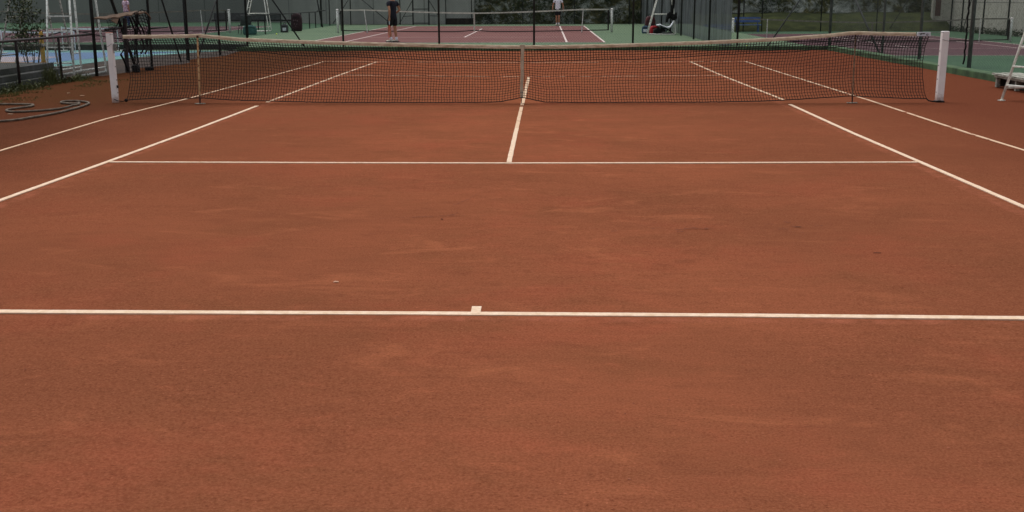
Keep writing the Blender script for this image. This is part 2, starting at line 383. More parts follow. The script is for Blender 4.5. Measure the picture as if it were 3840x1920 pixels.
def rect(x0, y0, x1, y1): return [(x0, y0), (x1, y0), (x1, y1), (x0, y1)]
def nz(*p): return mnoise.noise(Vector(p))

# ------------------------------------------------------------------ the setting: ground and courts
sheet('ground', rect(-900, -900, 900, 900), -.60, 'ground')
sheet('verge', rect(-60, -60, 9.12, 60), -.012, 'soil')
# clay, gently uneven
def clay_surface():
    xs = np.linspace(-10.2, 8.95, 60); ys = np.linspace(-30, 17.62, 140); vs = []; fs = []
    for j, y in enumerate(ys):
        lim = -9.0 + .45 * nz(0, y * .5, 0) - (.9 if y < 6 else 0)
        for i, x in enumerate(xs): vs.append((max(x, lim + .0005 * i), y, .006 * nz(x * .45, y * .45, 3) - .003))
    for j in range(len(ys) - 1):
        for i in range(len(xs) - 1):
            a = j * len(xs) + i; fs.append((a, a + 1, a + 1 + len(xs), a + len(xs)))
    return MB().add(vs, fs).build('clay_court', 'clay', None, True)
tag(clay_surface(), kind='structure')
sheet('tennis_court_surround', rect(-12.3, 17.90, 9.1, 52.4), .0, 'green')
sheet('left_court_surround', rect(-42, 18.9, -12.3, 60.4), -.001, 'green_dark')
sheet('right_court_surround', rect(9.42, -30, 25.0, 52.0), -.45, 'green_dark')
for nm, cx, cyy, z, m in (('tennis_court_surface', -3.03, 35.7, .005, 'plum'), ('left_court_surface', -21.2, 36.6, .004, 'plum_dark'), ('right_court_surface', 15.15, 34.9, -.445, 'plum_dark')):
    sheet(nm, rect(cx - 5.485, cyy - 11.885, cx + 5.485, cyy + 11.885), z, m)
def court_markings(name, cx, cyy, z, m, w=.075):
    b = MB()
    def ln(x0, y0, x1, y1): b.add([(x0, y0, z), (x1, y0, z), (x1, y1, z), (x0, y1, z)], [(0, 1, 2, 3)])
    h = w / 2
    for x in (-5.485, 5.485): ln(cx + x - h, cyy - 11.885, cx + x + h, cyy + 11.885)
    for x in (-4.115, 4.115): ln(cx + x - h, cyy - 11.885 + w, cx + x + h, cyy + 11.885 - w)
    for y in (-11.885, 11.885 - w): ln(cx - 5.485 + h, cyy + y, cx + 5.485 - h, cyy + y + w)
    for y in (-6.4, 6.4 - w): ln(cx - 4.115 + h, cyy + y, cx + 4.115 - h, cyy + y + w * .8)
    ln(cx - h, cyy - 6.4 + w, cx + h, cyy + 6.4 - w)
    return tag(b.build(name, m), kind='structure')
court_markings('tennis_court_lines', -3.03, 35.7, .010, 'court_line')
court_markings('left_court_lines', -21.2, 36.6, .008, 'court_line', .065)
court_markings('right_court_lines', 15.15, 34.9, -.44, 'court_line', .065)
# painted play court on the left
blue_out = [(-32, 8.6), (-11.55, 8.6), (-11.4, 10), (-11.3, 13), (-10.95, 15.3), (-10.35, 17), (-9.55, 18.45), (-32, 18.45)]
sheet('play_court', blue_out, -.006, 'turq')
sheet('play_court_centre', [(-32, 9.6), (-12.6, 9.6), (-12.4, 12), (-12.05, 14.2), (-11.6, 15.6), (-10.9, 16.9), (-32, 16.9)], -.002, 'blue')
sheet('play_court_patch', rect(-20, 11.6, -13.4, 14.4), .002, 'palepatch')
sheet('play_court_stripe', rect(-20, 10.9, -12.9, 11.55), .002, 'ochre')
# kerbs
kb = MB()
kb.cbox((-.1, 17.76, -.05), (18.4, .28, .34), 0, .02); kb.cbox((9.09, -6.2, -.17), (.3, 47.62, .60), 0, .02)
tag(kb.build('kerb', 'kerb'), kind='structure')
kb2 = MB(); kb2.cbox((-24.6, 18.66, .02), (30.6, .3, .3), 0, .02)
tag(kb2.build('dark_kerb', mat('dark_mossy_kerb', srgb(54, 60, 52), srgb(40, 44, 40), 3, .9)), kind='structure')

# ------------------------------------------------------------------ clay court lines (tape nailed on clay)
def ribbon(b, pts, wd, z=.0028, step=.12, jit=.0022):
    pts = [Vector((p[0], p[1], 0)) for p in pts]; L = []
    for a, c in zip(pts, pts[1:]):
        k = max(1, int((c - a).length / step)); L += [a.lerp(c, i / k) for i in range(k)]
    L.append(pts[-1]); vs = []; fs = []
    for i, p in enumerate(L):
        t = (L[min(i + 1, len(L) - 1)] - L[max(i - 1, 0)]).normalized(); nn = Vector((-t.y, t.x, 0))
        e1 = wd / 2 + jit * nz(p.x * 3, p.y * 3, 1) + random.uniform(-jit, jit) * .6; e2 = wd / 2 + jit * nz(p.x * 3, p.y * 3, 7) + random.uniform(-jit, jit) * .6
        a, c = p + nn * e1, p - nn * e2
        vs += [(a.x, a.y, -.004), (a.x, a.y, z), (c.x, c.y, z), (c.x, c.y, -.004)]
    for i in range(len(L) - 1):
        o = i * 4
        for j in range(3): fs.append((o + j, o + j + 1, o + 5 + j, o + 4 + j))
    fs += [(0, 1, 2, 3)[::-1], tuple(len(vs) - 4 + j for j in range(4))]
    b.add(vs, fs)
LB, LW, LF = MB(), MB(), MB()
ribbon(LB, [(-5.4, -11.85), (-2.5, -11.856), (-1.228, -11.85), (.005, -11.845), (1.409, -11.852), (2.813, -11.872), (5.4, -11.89)], .057)
ribbon(LB, [(.006, -11.85), (.006, -11.715)], .049, .0042)
ribbon(LB, [(-4.02, -6.394), (-2.01, -6.424), (-.002, -6.434), (2.038, -6.392), (4.04, -6.331)], .054, .004)
ribbon(LB, [(-4.1, -11.8), (-4.093, -8.568), (-4.056, -6.394), (-4.035, -3.9), (-4.05, -.42)], .053)
ribbon(LB, [(4.1, -11.84), (4.093, -8.75), (4.076, -6.329), (4.055, -3.92), (4.077, -.2)], .053)
ribbon(LB, [(-.002, -6.36), (-.005, -3.4)], .050); ribbon(LW, [(-.005, -3.4), (-.007, -.60)], .049)
ribbon(LW, [(-.004, -.33), (-.004, 5.86)], .055)
ribbon(LW, [(-4.048, .18), (-4.052, 6.545), (-4.0, 11.49)], .052); ribbon(LW, [(4.14, .55), (4.022, 6.254), (4.0, 11.4)], .052)
ribbon(LW, [(-5.48, -11.8), (-5.55, -8), (-5.555, -5.5), (-5.66, -2.3), (-5.516, 1.07), (-5.39, 11.6)], .038)
ribbon(LW, [(5.47, -11.85), (5.47, -8), (5.458, -5.42), (5.43, -3.97), (5.47, .4), (5.453, 1.43), (5.402, 11.49)], .044)
ribbon(LF, [(-4.02, 6.5), (-1.8, 6.15), (0, 5.95), (1.8, 6.05), (4.0, 6.25)], .05); ribbon(LF, [(-5.37, 11.64), (-3.99, 11.49), (.03, 11.1), (4.0, 11.40), (5.4, 11.49)], .06)
tag(LB.build('court_lines', 'line'), kind='structure'); tag(LW.build('worn_court_lines', 'line_worn'), kind='structure'); tag(LF.build('clayed_court_lines', 'line_far'), kind='structure')
# crumbs of clay and grit lying on the court
pb = MB()
for cl in range(110):
    cy0 = -13.9 + 8 * random.random() ** 1.5; cx0 = random.uniform(-3.6, 4.0) * (1 if cy0 > -11 else .6)
    for i in range(random.choice((1, 1, 2, 3, 5, 8))):
        x, y = random.gauss(cx0, .09), random.gauss(cy0, .07); r = .0014 + .0042 * random.random() ** 3; q = random.uniform(.4, .8)
        pb.add([(x + r * math.cos(a) * random.uniform(.7, 1.3), y + r * math.sin(a) * random.uniform(.7, 1.3), .001) for a in (0, 1.26, 2.5, 3.77, 5.0)] + [(x, y, .001 + r * q)], [(0, 1, 5), (1, 2, 5), (2, 3, 5), (3, 4, 5), (4, 0, 5)])
tag(pb.build('clay_crumbs', 'pebble'), 'loose crumbs of clay and grit scattered over the court', None, None, 'stuff')

# hairline cracks and torn scuffs in the surface
MAT['scuff'] = mat('exposed_dark_clay', srgb(92, 50, 35), srgb(74, 38, 26), 30, .97)
ck = MB()
def crack(pts, w0):
    pts = [Vector((p[0], p[1], .005)) for p in pts]; L = []
    for a, c in zip(pts, pts[1:]):
        k = max(2, int((c - a).length / .02)); L += [a.lerp(c, i / k) for i in range(k)]
    for i in range(len(L) - 1):
        if random.random() < .22: continue
        p, q = L[i] + Vector((random.gauss(0, .004), random.gauss(0, .006), 0)), L[i + 1] + Vector((random.gauss(0, .003), random.gauss(0, .004), 0)); w1 = w0 * random.uniform(.3, 1.2)
        ck.add([p + Vector((0, -w1, 0)), q + Vector((.003, -w1 * .6, 0)), q + Vector((0, w1, 0)), p + Vector((-.003, w1 * .7, 0))], [(0, 1, 2, 3)])
crack([(-.67, -9.28), (-.42, -9.21), (-.32, -9.14), (-.30, -9.05)], .004); crack([(-.9, -9.33), (-.5, -9.2), (-.1, -9.19), (.35, -9.3)], .0018); crack([(-.36, -8.75), (-.25, -8.45), (-.2, -8.2)], .002)
for _ in range(34):
    x0, y0 = random.gauss(1.65, .42), random.gauss(-9.55, .16); crack([(x0, y0), (x0 + random.uniform(.03, .12), y0 + random.gauss(0, .01))], random.choice((.002, .003, .006)))
for _ in range(26):
    x0, y0 = random.uniform(-3, 3), random.uniform(-12.8, -4); crack([(x0, y0), (x0 + random.uniform(.02, .09), y0 + random.gauss(0, .01))], random.choice((.0015, .002, .003)))
tag(ck.build('clay_scuffs', 'scuff'), kind='structure')

# small things lying on the clay
MAT['dry_leaf'] = mat('dry_pale_leaf', srgb(176, 150, 124), srgb(130, 100, 78), 30, .9)
MAT['chip'] = mat('pale_tape_chip', srgb(206, 170, 146), srgb(176, 136, 112), 40, .9)
def flat_bit(name, label, cat, x, y, L, W, rz, m, h=.012, group=None):
    b = MB(); vs = []; k = 6
    for i in range(k + 1):
        t = i / k; w_ = W * math.sin(math.pi * (.08 + .84 * t)); zc = .004 + h * math.sin(math.pi * t) * (.6 + .4 * math.cos(5 * t))
        vs += [(L * (t - .5), -w_, zc), (L * (t - .5), w_, zc + h * .3), (L * (t - .5), w_ * .9, zc + h * .3 - .003), (L * (t - .5), -w_ * .9, zc - .003)]
    fs = [(i * 4 + j, i * 4 + (j + 1) % 4, i * 4 + 4 + (j + 1) % 4, i * 4 + 4 + j) for i in range(k) for j in range(4)] + [(3, 2, 1, 0), tuple(k * 4 + j for j in range(4))]
    b.add(vs, fs); o = b.build(name, m); o.location = (x, y, 0); o.rotation_euler = (0, 0, rz); tag(o, label, cat, group); return o
flat_bit('tape_chip', 'pale chip of line tape lying just beyond the near baseline', 'chip', -0.84, -11.21, .03, .007, .3, 'chip', .006)
flat_bit('twig', 'short dark twig on the clay right of the middle, beyond the baseline', 'twig', 2.49, -10.4, .05, .003, .05, 'scuff', .004)
flat_bit('clay_lump', 'small dark clump of clay by the hairline crack in mid court', 'clump', -0.4, -9.33, .018, .006, .2, 'scuff', .006)
flat_bit('dry_leaf', 'pale dry leaf on the dark clay nearest the left net post', 'leaf', -7.48, 1.34, .075, .02, .4, 'dry_leaf', .012, 'dry leaves near the hose')
flat_bit('dry_leaf', 'pale dry leaf on the dark clay between the hose loop and black railing', 'leaf', -7.94, 1.88, .07, .02, 1.2, 'dry_leaf', .012, 'dry leaves near the hose')
flat_bit('dry_leaf', 'flat pale dry leaf lying below the left loop of the hose', 'leaf', -7.27, -1.7, .085, .018, .1, 'dry_leaf', .008, 'dry leaves near the hose')

# ------------------------------------------------------------------ nets
def interp(tab):
    xs = np.array([p[0] for p in tab]); ys = np.array([p[1] for p in tab]); return lambda x: np.interp(x, xs, ys)
def cords(b, P, r, closed=False):
    """P: (lines, points, 3) polylines of cord as three-sided prisms"""
    n, k, _ = P.shape
    T = np.gradient(P, axis=1); T /= np.linalg.norm(T, axis=2, keepdims=True) + 1e-9
    A = np.cross(T, np.array([0, 1., 0])); A /= np.linalg.norm(A, axis=2, keepdims=True) + 1e-9; B = np.cross(T, A)
    V = np.stack([P + r * (math.cos(q) * A + math.sin(q) * B) for q in (0, 2.0944, 4.1888)], 2)   # n,k,3,3
    idx = np.arange(n * k * 3).reshape(n, k, 3); F = []
    for j in range(3):
        j2 = (j + 1) % 3
        F.append(np.stack([idx[:, :-1, j], idx[:, :-1, j2], idx[:, 1:, j2], idx[:, 1:, j]], -1).reshape(-1, 4))
    b.add([tuple(p) for p in V.reshape(-1, 3)], [tuple(map(int, f)) for f in np.concatenate(F)])

TOP = interp([(-6.26, 1.05), (-5.62, 1.053), (-5.25, 1.058), (-5.02, 1.066), (-4.8, 1.045), (-4.37, 1.006), (-3.13, .959), (-1.89, .922), (-.6, .893), (0, .885), (.6, .889), (1.39, .903), (2.6, .94), (3.82, .99), (4.62, 1.043), (4.95, 1.078), (5.08, 1.086), (5.2, 1.081), (5.42, 1.073), (5.82, 1.066), (6.24, 1.06)])
BOT = interp([(-6.26, .04), (-5.86, .066), (-5.04, .074), (-4.55, .045), (-3.17, .012), (-.7, .012), (-.36, .022), (-.2, .05), (-.04, .084), (.05, .08), (.2, .045), (.35, .014), (1, .01), (2.88, .012), (3.86, .034), (5.05, .105), (5.9, .064), (6.23, .06)])
MID = interp([(-6.2, .831), (-5.8, .83), (-5.02, .845), (-3.35, .728), (-.66, .645), (0, .64), (.7, .648), (1.8, .672), (4.23, .787), (5.05, .871), (5.84, .834), (6.2, .825)])
NLE = interp([(0, -6.262), (.08, -6.225), (.25, -6.19), (.5, -6.175), (.75, -6.18), (1, -6.258)])
NRE = interp([(0, 6.23), (.1, 6.18), (.3, 6.147), (.55, 6.131), (.8, 6.15), (1, 6.19)])
HB = .052
def netpt(u, t):
    """u across 0..1, t up 0..1 -> world point arrays of the main net"""
    x = NLE(t) + (NRE(t) - NLE(t)) * u
    bz, mz, tz = BOT(x), MID(x), TOP(x) - HB
    z = np.where(t < .76, bz + (mz - bz) * t / .76, mz + (tz - mz) * (t - .76) / .24)
    y = .10 * (np.abs(x) / 6.2) ** 3 + .018 * np.sin(x * 1.3 + 1) * np.sin(t * 3.1) + .02 * (1 - t) * np.sin(x * .9)
    env = np.sin(np.pi * np.clip(t, 0, 1))
    x = x + env * (.010 * np.sin(x * 2.1 + 7 * t) + .006 * np.sin(x * 5.3 - 9 * t))
    z = z + env * (.006 * np.sin(x * 3.3 + 5 * t) + .004 * np.sin(x * 8.1 + 3 * t + 1))
    return np.stack([x, y, z], -1)
net = thing('tennis_net', 'black clay court net with stained beige headband across the near red court', 'tennis net', (0, 0, 0))
NC, NR = 291, 21
nb = MB()
U, T = np.meshgrid(np.linspace(0, 1, NC), np.linspace(0, 1, NR + 1), indexing='ij')
G = netpt(U, T); G[:, :, 0] += rng.normal(0, .0016, G.shape[:2]); G[:, :, 2] += rng.normal(0, .0016, G.shape[:2])
cords(nb, G[:, :17], .0043); cords(nb, G[:, 16:], .0064)
Gh = np.swapaxes(G, 0, 1)
cords(nb, Gh[1:16], .0042); cords(nb, Gh[17:21], .0062); cords(nb, Gh[16:17] + np.array([0, -.002, 0]), .0080)
nb.build('netting', 'cord', net)
eb = MB(); cords(eb, Gh[0:1] + np.array([0, -.002, 0]), .0090); eb.build('bottom_cord', 'cord', net)
for e in (0, -1):
    eb = MB(); cords(eb, G[e:e + 1] if e == 0 else G[-1:], .0055); eb.build('edge_cord', 'cord', net)
# headband: folded canvas, slightly wavy
hb = MB(); xs = np.linspace(-6.24, 5.99, 240); vs = []; fs = []
for i, x in enumerate(xs):
    t = float(TOP(x)); y0 = float(.10 * (abs(x) / 6.2) ** 3); wv = .004 * nz(x * 2.2, 0, 0); bt = t - HB - .003 * nz(x * 4, 3, 0) - .002
    th = .010 + .003 * nz(x * 3, 8, 0)
    vs += [(x, y0 - th + wv, bt), (x, y0 - th * 1.15 + wv, (t + bt) / 2), (x, y0 - th * .6 + wv, t - .004), (x, y0 + wv, t), (x, y0 + th * .6 + wv, t - .004), (x, y0 + th + wv, bt)]
for i in range(len(xs) - 1):
    for j in range(5): fs.append((i * 6 + j, i * 6 + j + 6, i * 6 + j + 7, i * 6 + j + 1))
hb.add(vs, fs); hb.build('headband', 'band', net, True)
sb = MB(); vs = []; fs = []
for i in range(22):
    t = i / 21; z = .885 + .002 - t * (.885 - .075); hw = .025 + .0012 * math.sin(i * 1.1); x = -.004 - .014 * t + .003 * math.sin(i * .7); y = -.018 - .006 * math.sin(t * 3.1) + .02 * t
    vs += [(x - hw, y, z), (x + hw, y, z), (x + hw, y + .004, z), (x - hw, y + .004, z)]
for i in range(21):
    for j in range(4): fs.append((i * 4 + j, i * 4 + (j + 1) % 4, i * 4 + 4 + (j + 1) % 4, i * 4 + 4 + j))
fs += [(0, 1, 2, 3), (84, 87, 86, 85)]
sb.add(vs, fs); st = sb.build('centre_strap', 'strap', net)
MB().box((-.040, -.022, .872), (.030, .018, .895)).build('strap_loop', 'strap', st)
MB().cbox((-.018, -.006, .165), (.052, .012, .012), 0, .003).build('strap_buckle', 'steelgal', st)
MB().tube([(-.018, 0, .08), (-.02, .02, .01), (-.02, .03, -.01)], .005, 6).build('strap_anchor', 'steel_black', st)
# white printed sleeve at the right end of the headband
lb = MB().box((6.015, .065, 1.008), (6.205, .115, 1.068)); sl = lb.build('printed_sleeve', 'whiteplastic', net)
ib = MB()
for (x0, x1, z0, z1, sk) in ((.03, .062, .028, .046, .004), (.066, .10, .030, .047, .003), (.032, .05, .018, .027, .003), (.012, .02, .03, .044, 0)):
    ib.add([(6.015 + x0, .0640, 1.008 + z0), (6.015 + x1, .0640, 1.008 + z0), (6.015 + x1 + sk, .0640, 1.008 + z1), (6.015 + x0 + sk, .0640, 1.008 + z1)], [(0, 1, 2, 3)])
ib.build('lettering', 'ink', sl)
rb = MB(); k = 20
rb.add([(6.155 + q * math.cos(2 * math.pi * i / k), .0638, 1.029 + q * math.sin(2 * math.pi * i / k)) for q in (.016, .0075) for i in range(k)],
       [(i, (i + 1) % k, k + (i + 1) % k, k + i) for i in range(k) if i not in (17, 18)])
rb.build('emblem', 'ink_black', sl)
for pts in ([(-6.47, .16, 1.055), (-6.24, .1, 1.05)], [(6.205, .1, 1.06), (6.47, .16, 1.062)]): MB().tube(pts, .004, 6).build('net_cable', 'steelgal', net)
MB().tube([(6.23, .1, .06), (6.26, .08, .03), (6.32, .07, .018), (6.4, .1, .02), (6.46, .12, .022)], .010, 6).build('tie_rope', 'rope', net)
MB().tube([(-6.26, .1, .045), (-6.31, .08, .022), (-6.4, .1, .03), (-6.47, .14, .05)], .007, 6).build('tie_rope', 'rope', net)
MB().sphere((-6.262, .09, .04), .028, 8).build('rope_knot', 'rope', net)

def net_post(x, lean, label, width, mirrored):
    t = thing('net_post', label, 'net post', (x, .2, 0), 0, 'posts of the clay court net')
    b = MB(); h = 1.078; hw = width / 2; vs = []
    prof = [(-.02, 1), (.02, 1), (h - .006, 1), (h, .9)]
    for z, s in prof:
        e = hw * s; c = lean * z
        for dx, dy in ((-e + .008, -e), (e - .008, -e), (e, -e + .008), (e, e - .008), (e - .008, e), (-e + .008, e), (-e, e - .008), (-e, -e + .008)): vs.append((c + dx, dy, z))
    fs = [tuple(range(7, -1, -1)), tuple(24 + j for j in range(8))] + [(i * 8 + j, i * 8 + (j + 1) % 8, i * 8 + 8 + (j + 1) % 8, i * 8 + 8 + j) for i in range(3) for j in range(8)]
    b.add(vs, fs); b.build('post', 'white_post', t)
    s = 1 if not mirrored else -1
    for z in (.15, .35, .56, .78): MB().cbox((s * (hw + .006) + lean * z, 0, z), (.008, .012, .018), 0, .002).build('lacing_hook', 'steelgal', t)
    MB().tube([(-hw + lean * .9, -hw - .003, .865 if not mirrored else .955), (0 + lean * .9, -hw - .004, .885 if not mirrored else .94), (hw + lean, -hw - .003, .915 if not mirrored else .93)], .003, 5).build('tension_cable', 'steelgal', t)
    if not mirrored:
        MB().cbox((lean * h, 0, h + .004), (width * .97, width * .97, .012), 0, .003).build('rusty_rim', mat('rusty_rim_paint', srgb(170, 100, 88), srgb(196, 150, 136), 20), t)
        wb = MB(); wb.cbox((hw + .022, 0, .86), (.044, .06, .11), 0, .01); wd = wb.build('winder', 'steelgal', t)
        MB().tube([(hw + .044, 0, .86), (hw + .075, 0, .86), (hw + .085, 0, .80)], .009, 8).build('winder_handle', 'steel_black', wd)
        MB().cbox((hw + .01, -.005, .245), (.024, .03, .045), 0, .004).build('dark_bracket', 'steel_black', t)
    else:
        MB().cbox((0, 0, .012), (width * 1.25, width * 1.3, .022), 0, .006).build('base_collar', 'steel_black', t)
    return t
net_post(-6.475, -.012, 'white square net post with winder at the left end of the clay court net', .088, False)
net_post(6.46, .008, 'plain white square net post at the right end of the clay court net', .104, True)

def singles_stick(x, y, topx, topy, h, label, upper, lower, r=.0135):
    t = thing('singles_stick', label, 'net stick', (x, y, 0), 0, 'net sticks on the clay court')
    d = Vector((topx - x, topy - y, h)); f = lambda k: tuple(d * k)
    MB().tube([f(.13), f(.5), f(.8), f(1)], [r, r * 1.1, r, r], 8).build('pole', upper, t)
    MB().tube([f(0.0), f(.13)], r * 1.0, 8).build('lower_pole', lower, t)
    MB().cbox((0, 0, .006), (.16, .055, .010), R(8), .003).build('base_plate', 'bench', t)
    MB().tube([f(.985) , (f(1)[0] + .0, f(1)[1], f(1)[2] + .02)], r * 1.3, 8).build('fork', lower, t)
singles_stick(-5.03, -.10, -5.045, .035, 1.02, 'flaky light brown net stick nearer the left white net post', 'stick', 'stick_low')
singles_stick(5.07, .0, 5.08, .085, 1.03, 'thin grey-brown net stick nearer the right white net post', mat('grey_brown_stick', srgb(150, 124, 100), srgb(96, 76, 60), 18), 'stick_low', .0115)

def far_net(name, label, cx, cyy, z0, half, band_m, dark=.5):
    t = thing(name, label, 'tennis net', (cx, cyy, z0), 0)
    top = lambda x: .914 + .155 * min(1, abs(x) / 5.0) ** 1.5
    bot = lambda x: .03 + .05 * math.exp(-(x / .6) ** 2) + .07 * min(1, abs(x) / half) ** 2
    n, k = 240, 19; Gx = np.zeros((n, k + 1, 3))
    for i, x in enumerate(np.linspace(-half, half, n)):
        for j in range(k + 1): Gx[i, j] = (x, 0, bot(x) + (top(x) - .06 - bot(x)) * j / k)
    b = MB(); cords(b, Gx, .0014); cords(b, np.swapaxes(Gx, 0, 1)[1:], .0014); b.build('netting', 'cord_far', t)
    for i in (0, -1):
        b = MB(); cords(b, Gx[i:i + 1] if i == 0 else Gx[-1:], .045 if i else .03); b.build('edge_tape', 'cord', t)
    b = MB(); cords(b, np.swapaxes(Gx, 0, 1)[:1], .030); b.build('bottom_tape', 'cord', t)
    b = MB(); xs = np.linspace(-half, half, 80); vs = []; fs = []
    for x in xs: vs += [(x, -.012, top(x) - .062), (x, 0, top(x)), (x, .012, top(x) - .062)]
    for i in range(79): fs += [(i * 3, i * 3 + 3, i * 3 + 4, i * 3 + 1), (i * 3 + 1, i * 3 + 4, i * 3 + 5, i * 3 + 2)]
    b.add(vs, fs); b.build('headband', band_m, t)
    MB().box((-.035, -.02, .06), (.035, -.012, .914)).build('centre_strap', band_m, t)
    return t
def round_post(label, x, y, z, h=1.08, r=.055, m='white_worn', group='round white net posts of the far courts'):
    t = thing('net_post', label, 'net post', (x, y, z), 0, group)
    MB().lathe((0, 0, 0), [(r, 0), (r, h * .5), (r, h - .05)], 14).build('post', m, t, True)
    MB().lathe((0, 0, 0), [(r * .8, h - .05), (r * 1.12, h - .045), (r * 1.12, h - .01), (r * .7, h + .012)], 14).build('cap', 'white_post', t, True)
    return t
def far_stick(label, x, y, z, lean=0.):
    t = thing('singles_stick', label, 'net stick', (x, y, z), 0, 'white net sticks of the far courts')
    MB().tube([(0, -.02, 0), (lean * .5, -.02, .5), (lean, -.02, 1.05)], .020, 8).build('pole', 'white_worn', t)
    MB().cbox((0, -.02, .008), (.12, .08, .012), 0, .003).build('base_plate', 'steelgal', t)
far_net('tennis_net', 'net across the plum and green court straight behind the clay court', -3.03, 35.7, .005, 6.25, 'band_far')
far_net('tennis_net', 'net across the sunken plum court right of the grey windscreen', 15.15, 34.9, -.45, 6.15, 'band_dim')
far_net('tennis_net', 'net across the shaded plum court on the far left', -21.2, 36.6, .0, 6.25, 'band_dim')
round_post('round white net post near the man in black', -9.44, 35.7, 0)
round_post('round white net post left of the umpire chair with bags', 3.37, 35.7, 0)
round_post('round white net post beside the grey windscreen', 8.85, 34.9, -.45)
round_post('chipped white net post in front of the beige roughcast wall', 21.4, 34.9, -.45)
round_post('chipped white net post of the shaded left court, seen behind dark fence posts', -14.8, 36.6, 0)
far_stick('white net stick just right of the round post near the man in black', -8.05, 35.7, 0.005, -.12)
far_stick('white net stick between the man in white and the round net post', 1.98, 35.7, 0.005, .06)
far_stick('white net stick in front of the mossy bank and blue bench', 10.4, 34.9, -.45)
far_stick('white net stick in front of the beige roughcast wall', 20.0, 34.9, -.45)
far_stick('white net stick on the shaded left court', -16.1, 36.6, 0, -.05)

# ------------------------------------------------------------------ fences
def chain(b, p0, p1, z0, z1, cell=.06, r=.0016):
    """chain-link: two families of diagonal wires, three-sided prisms"""
    p0, p1 = Vector((p0[0], p0[1], 0)), Vector((p1[0], p1[1], 0)); L = (p1 - p0).length; d = (p1 - p0) / L; H = z1 - z0; st = cell * 1.414
    nn = Vector((-d.y, d.x, 0)); k = int((L + H) / st)
    for sgn in (1, -1):
        for i in range(k):
            a = -H + i * st; s0, s1 = a, a + H
            za, zb = 0, H
            if s0 < 0: za = -s0; s0 = 0
            if s1 > L: zb = H - (s1 - L); s1 = L
            if zb - za < .03: continue
            if sgn < 0: s0, s1 = L - s0, L - s1
            A = p0 + d * s0 + Vector((0, 0, z0 + za)); B = p0 + d * s1 + Vector((0, 0, z0 + zb)); t = (B - A).normalized(); q = t.cross(nn)
            vs = []
            for P in (A, B): vs += [P + r * q, P - r * .5 * q + r * .87 * nn, P - r * .5 * q - r * .87 * nn]
            b.add(vs, [(0, 1, 4, 3), (1, 2, 5, 4), (2, 0, 3, 5)])
def fence(name, label, pts, z0, H, post_pts, braces=(), wire='wire', pr=.032, steel='steel', cell=.06, rails=(), wr=.0016, category='fence'):
    t = thing(name, label, category, (0, 0, 0))
    b = MB()
    for a, c in zip(pts, pts[1:]): chain(b, a, c, z0, z0 + H, cell, wr)
    if b.v: b.build('wire_mesh', wire, t)
    for p in post_pts:
        q = MB(); zz = p[2] if len(p) > 2 else z0; hh = p[3] if len(p) > 3 else H; r_ = p[4] if len(p) > 4 else pr
        q.lathe((p[0], p[1], zz - .05), [(r_, 0), (r_, hh + .05), (r_ * .6, hh + .08)], 10); q.build('post', steel, t, True)
    for br in braces:
        MB().tube(br[:2], br[2] if len(br) > 2 else .024, 8).build('brace', br[3] if len(br) > 3 else steel, t, True)
    for rl in rails: MB().tube(rl[:-1], rl[-1], 8).build('rail', steel, t, True)
    return t
FH = 3.2
fence('chain_link_fence', 'tall dark wire fence standing along the green kerb behind the clay court', [(-9.1, 18.2), (9.15, 18.2)], 0.0, FH,
      [(-6.05, 18.2), (-3.02, 18.2), (-.04, 18.2), (3.05, 18.2), (6.3, 18.2)],
      braces=[((-7.22, 18.2, .0), (-9.0, 18.2, 2.72)), ((7.2, 18.2, .02), (9.05, 18.2, 2.85), .024, 'steel_light')], wire='wire_dark', wr=.0013)
fence('chain_link_fence', 'tall dark wire fence with diagonal braces along the left of the clay court', [(-9.15, 6.3), (-9.15, 18.2)], 0.0, FH,
      [(-9.1, 18.2, 0, FH, .04), (-9.15, 15.3), (-9.3, 12.75), (-9.15, 12.4), (-9.15, 9.56), (-9.2, 6.3, 0, FH, .036)],
      braces=[((-9.15, 11.75, .0), (-9.15, 10.2, 2.1)), ((-9.15, 13.3, .1), (-9.15, 16.6, 2.6)), ((-9.15, 8.5, .0), (-9.15, 6.55, 2.6), .036)],
      rails=[((-9.15, 9.56, .9), (-9.15, 10.85, .9), .02)], wire='wire_dark')
fence('chain_link_fence', 'tall grey-green wire fence on the green kerb along the right of the clay court', [(9.3, -12), (9.3, 18.2)], .05, FH,
      [(9.34, 3.5, .1, FH), (9.34, 6.9, .1, FH, .045), (9.36, 10.24, .1, FH, .038), (9.36, 13.3, .1, FH, .034), (9.15, 18.2, 0, FH, .045), (9.34, 0.1, .1, FH), (9.34, -3.3, .1, FH), (9.34, -6.7, .1, FH)],
      braces=[((9.34, 13.42, .08), (9.34, 17.2, 2.0), .028, 'steel')], wire='wire', steel='steel_light', cell=.055)
rp = MB(); pts = [(9.2, 6.82 + .02 * math.sin(i * 1.3), 2.6 - i * .0482) for i in range(51)]
rp.tube([(p[0] + .02 * nz(i * .21, 0, 0) + .004 * math.sin(i * 2.1), p[1], p[2]) for i, p in enumerate(pts)], .019, 7)
tag(rp.build('rope', 'rope'), 'frayed black rope hanging down beside the grey fence post on the right', 'rope')
# low rail fence in the left foreground
lf = fence('railing', 'low black top-railed wire fence in front of the mossy concrete steps', [(-9.22, -4.5), (-9.2, 6.2)], .0, .86,
           [(-9.2, y, 0, .86, .026) for y in (-4.4, -2.6, -.8, 1.0, 2.75, 4.55)], wire='wire', steel='steel_black', cell=.05, rails=[((-9.2, -4.5, .875), (-9.2, 6.2, .875), .024)], category='railing', wr=.0024)
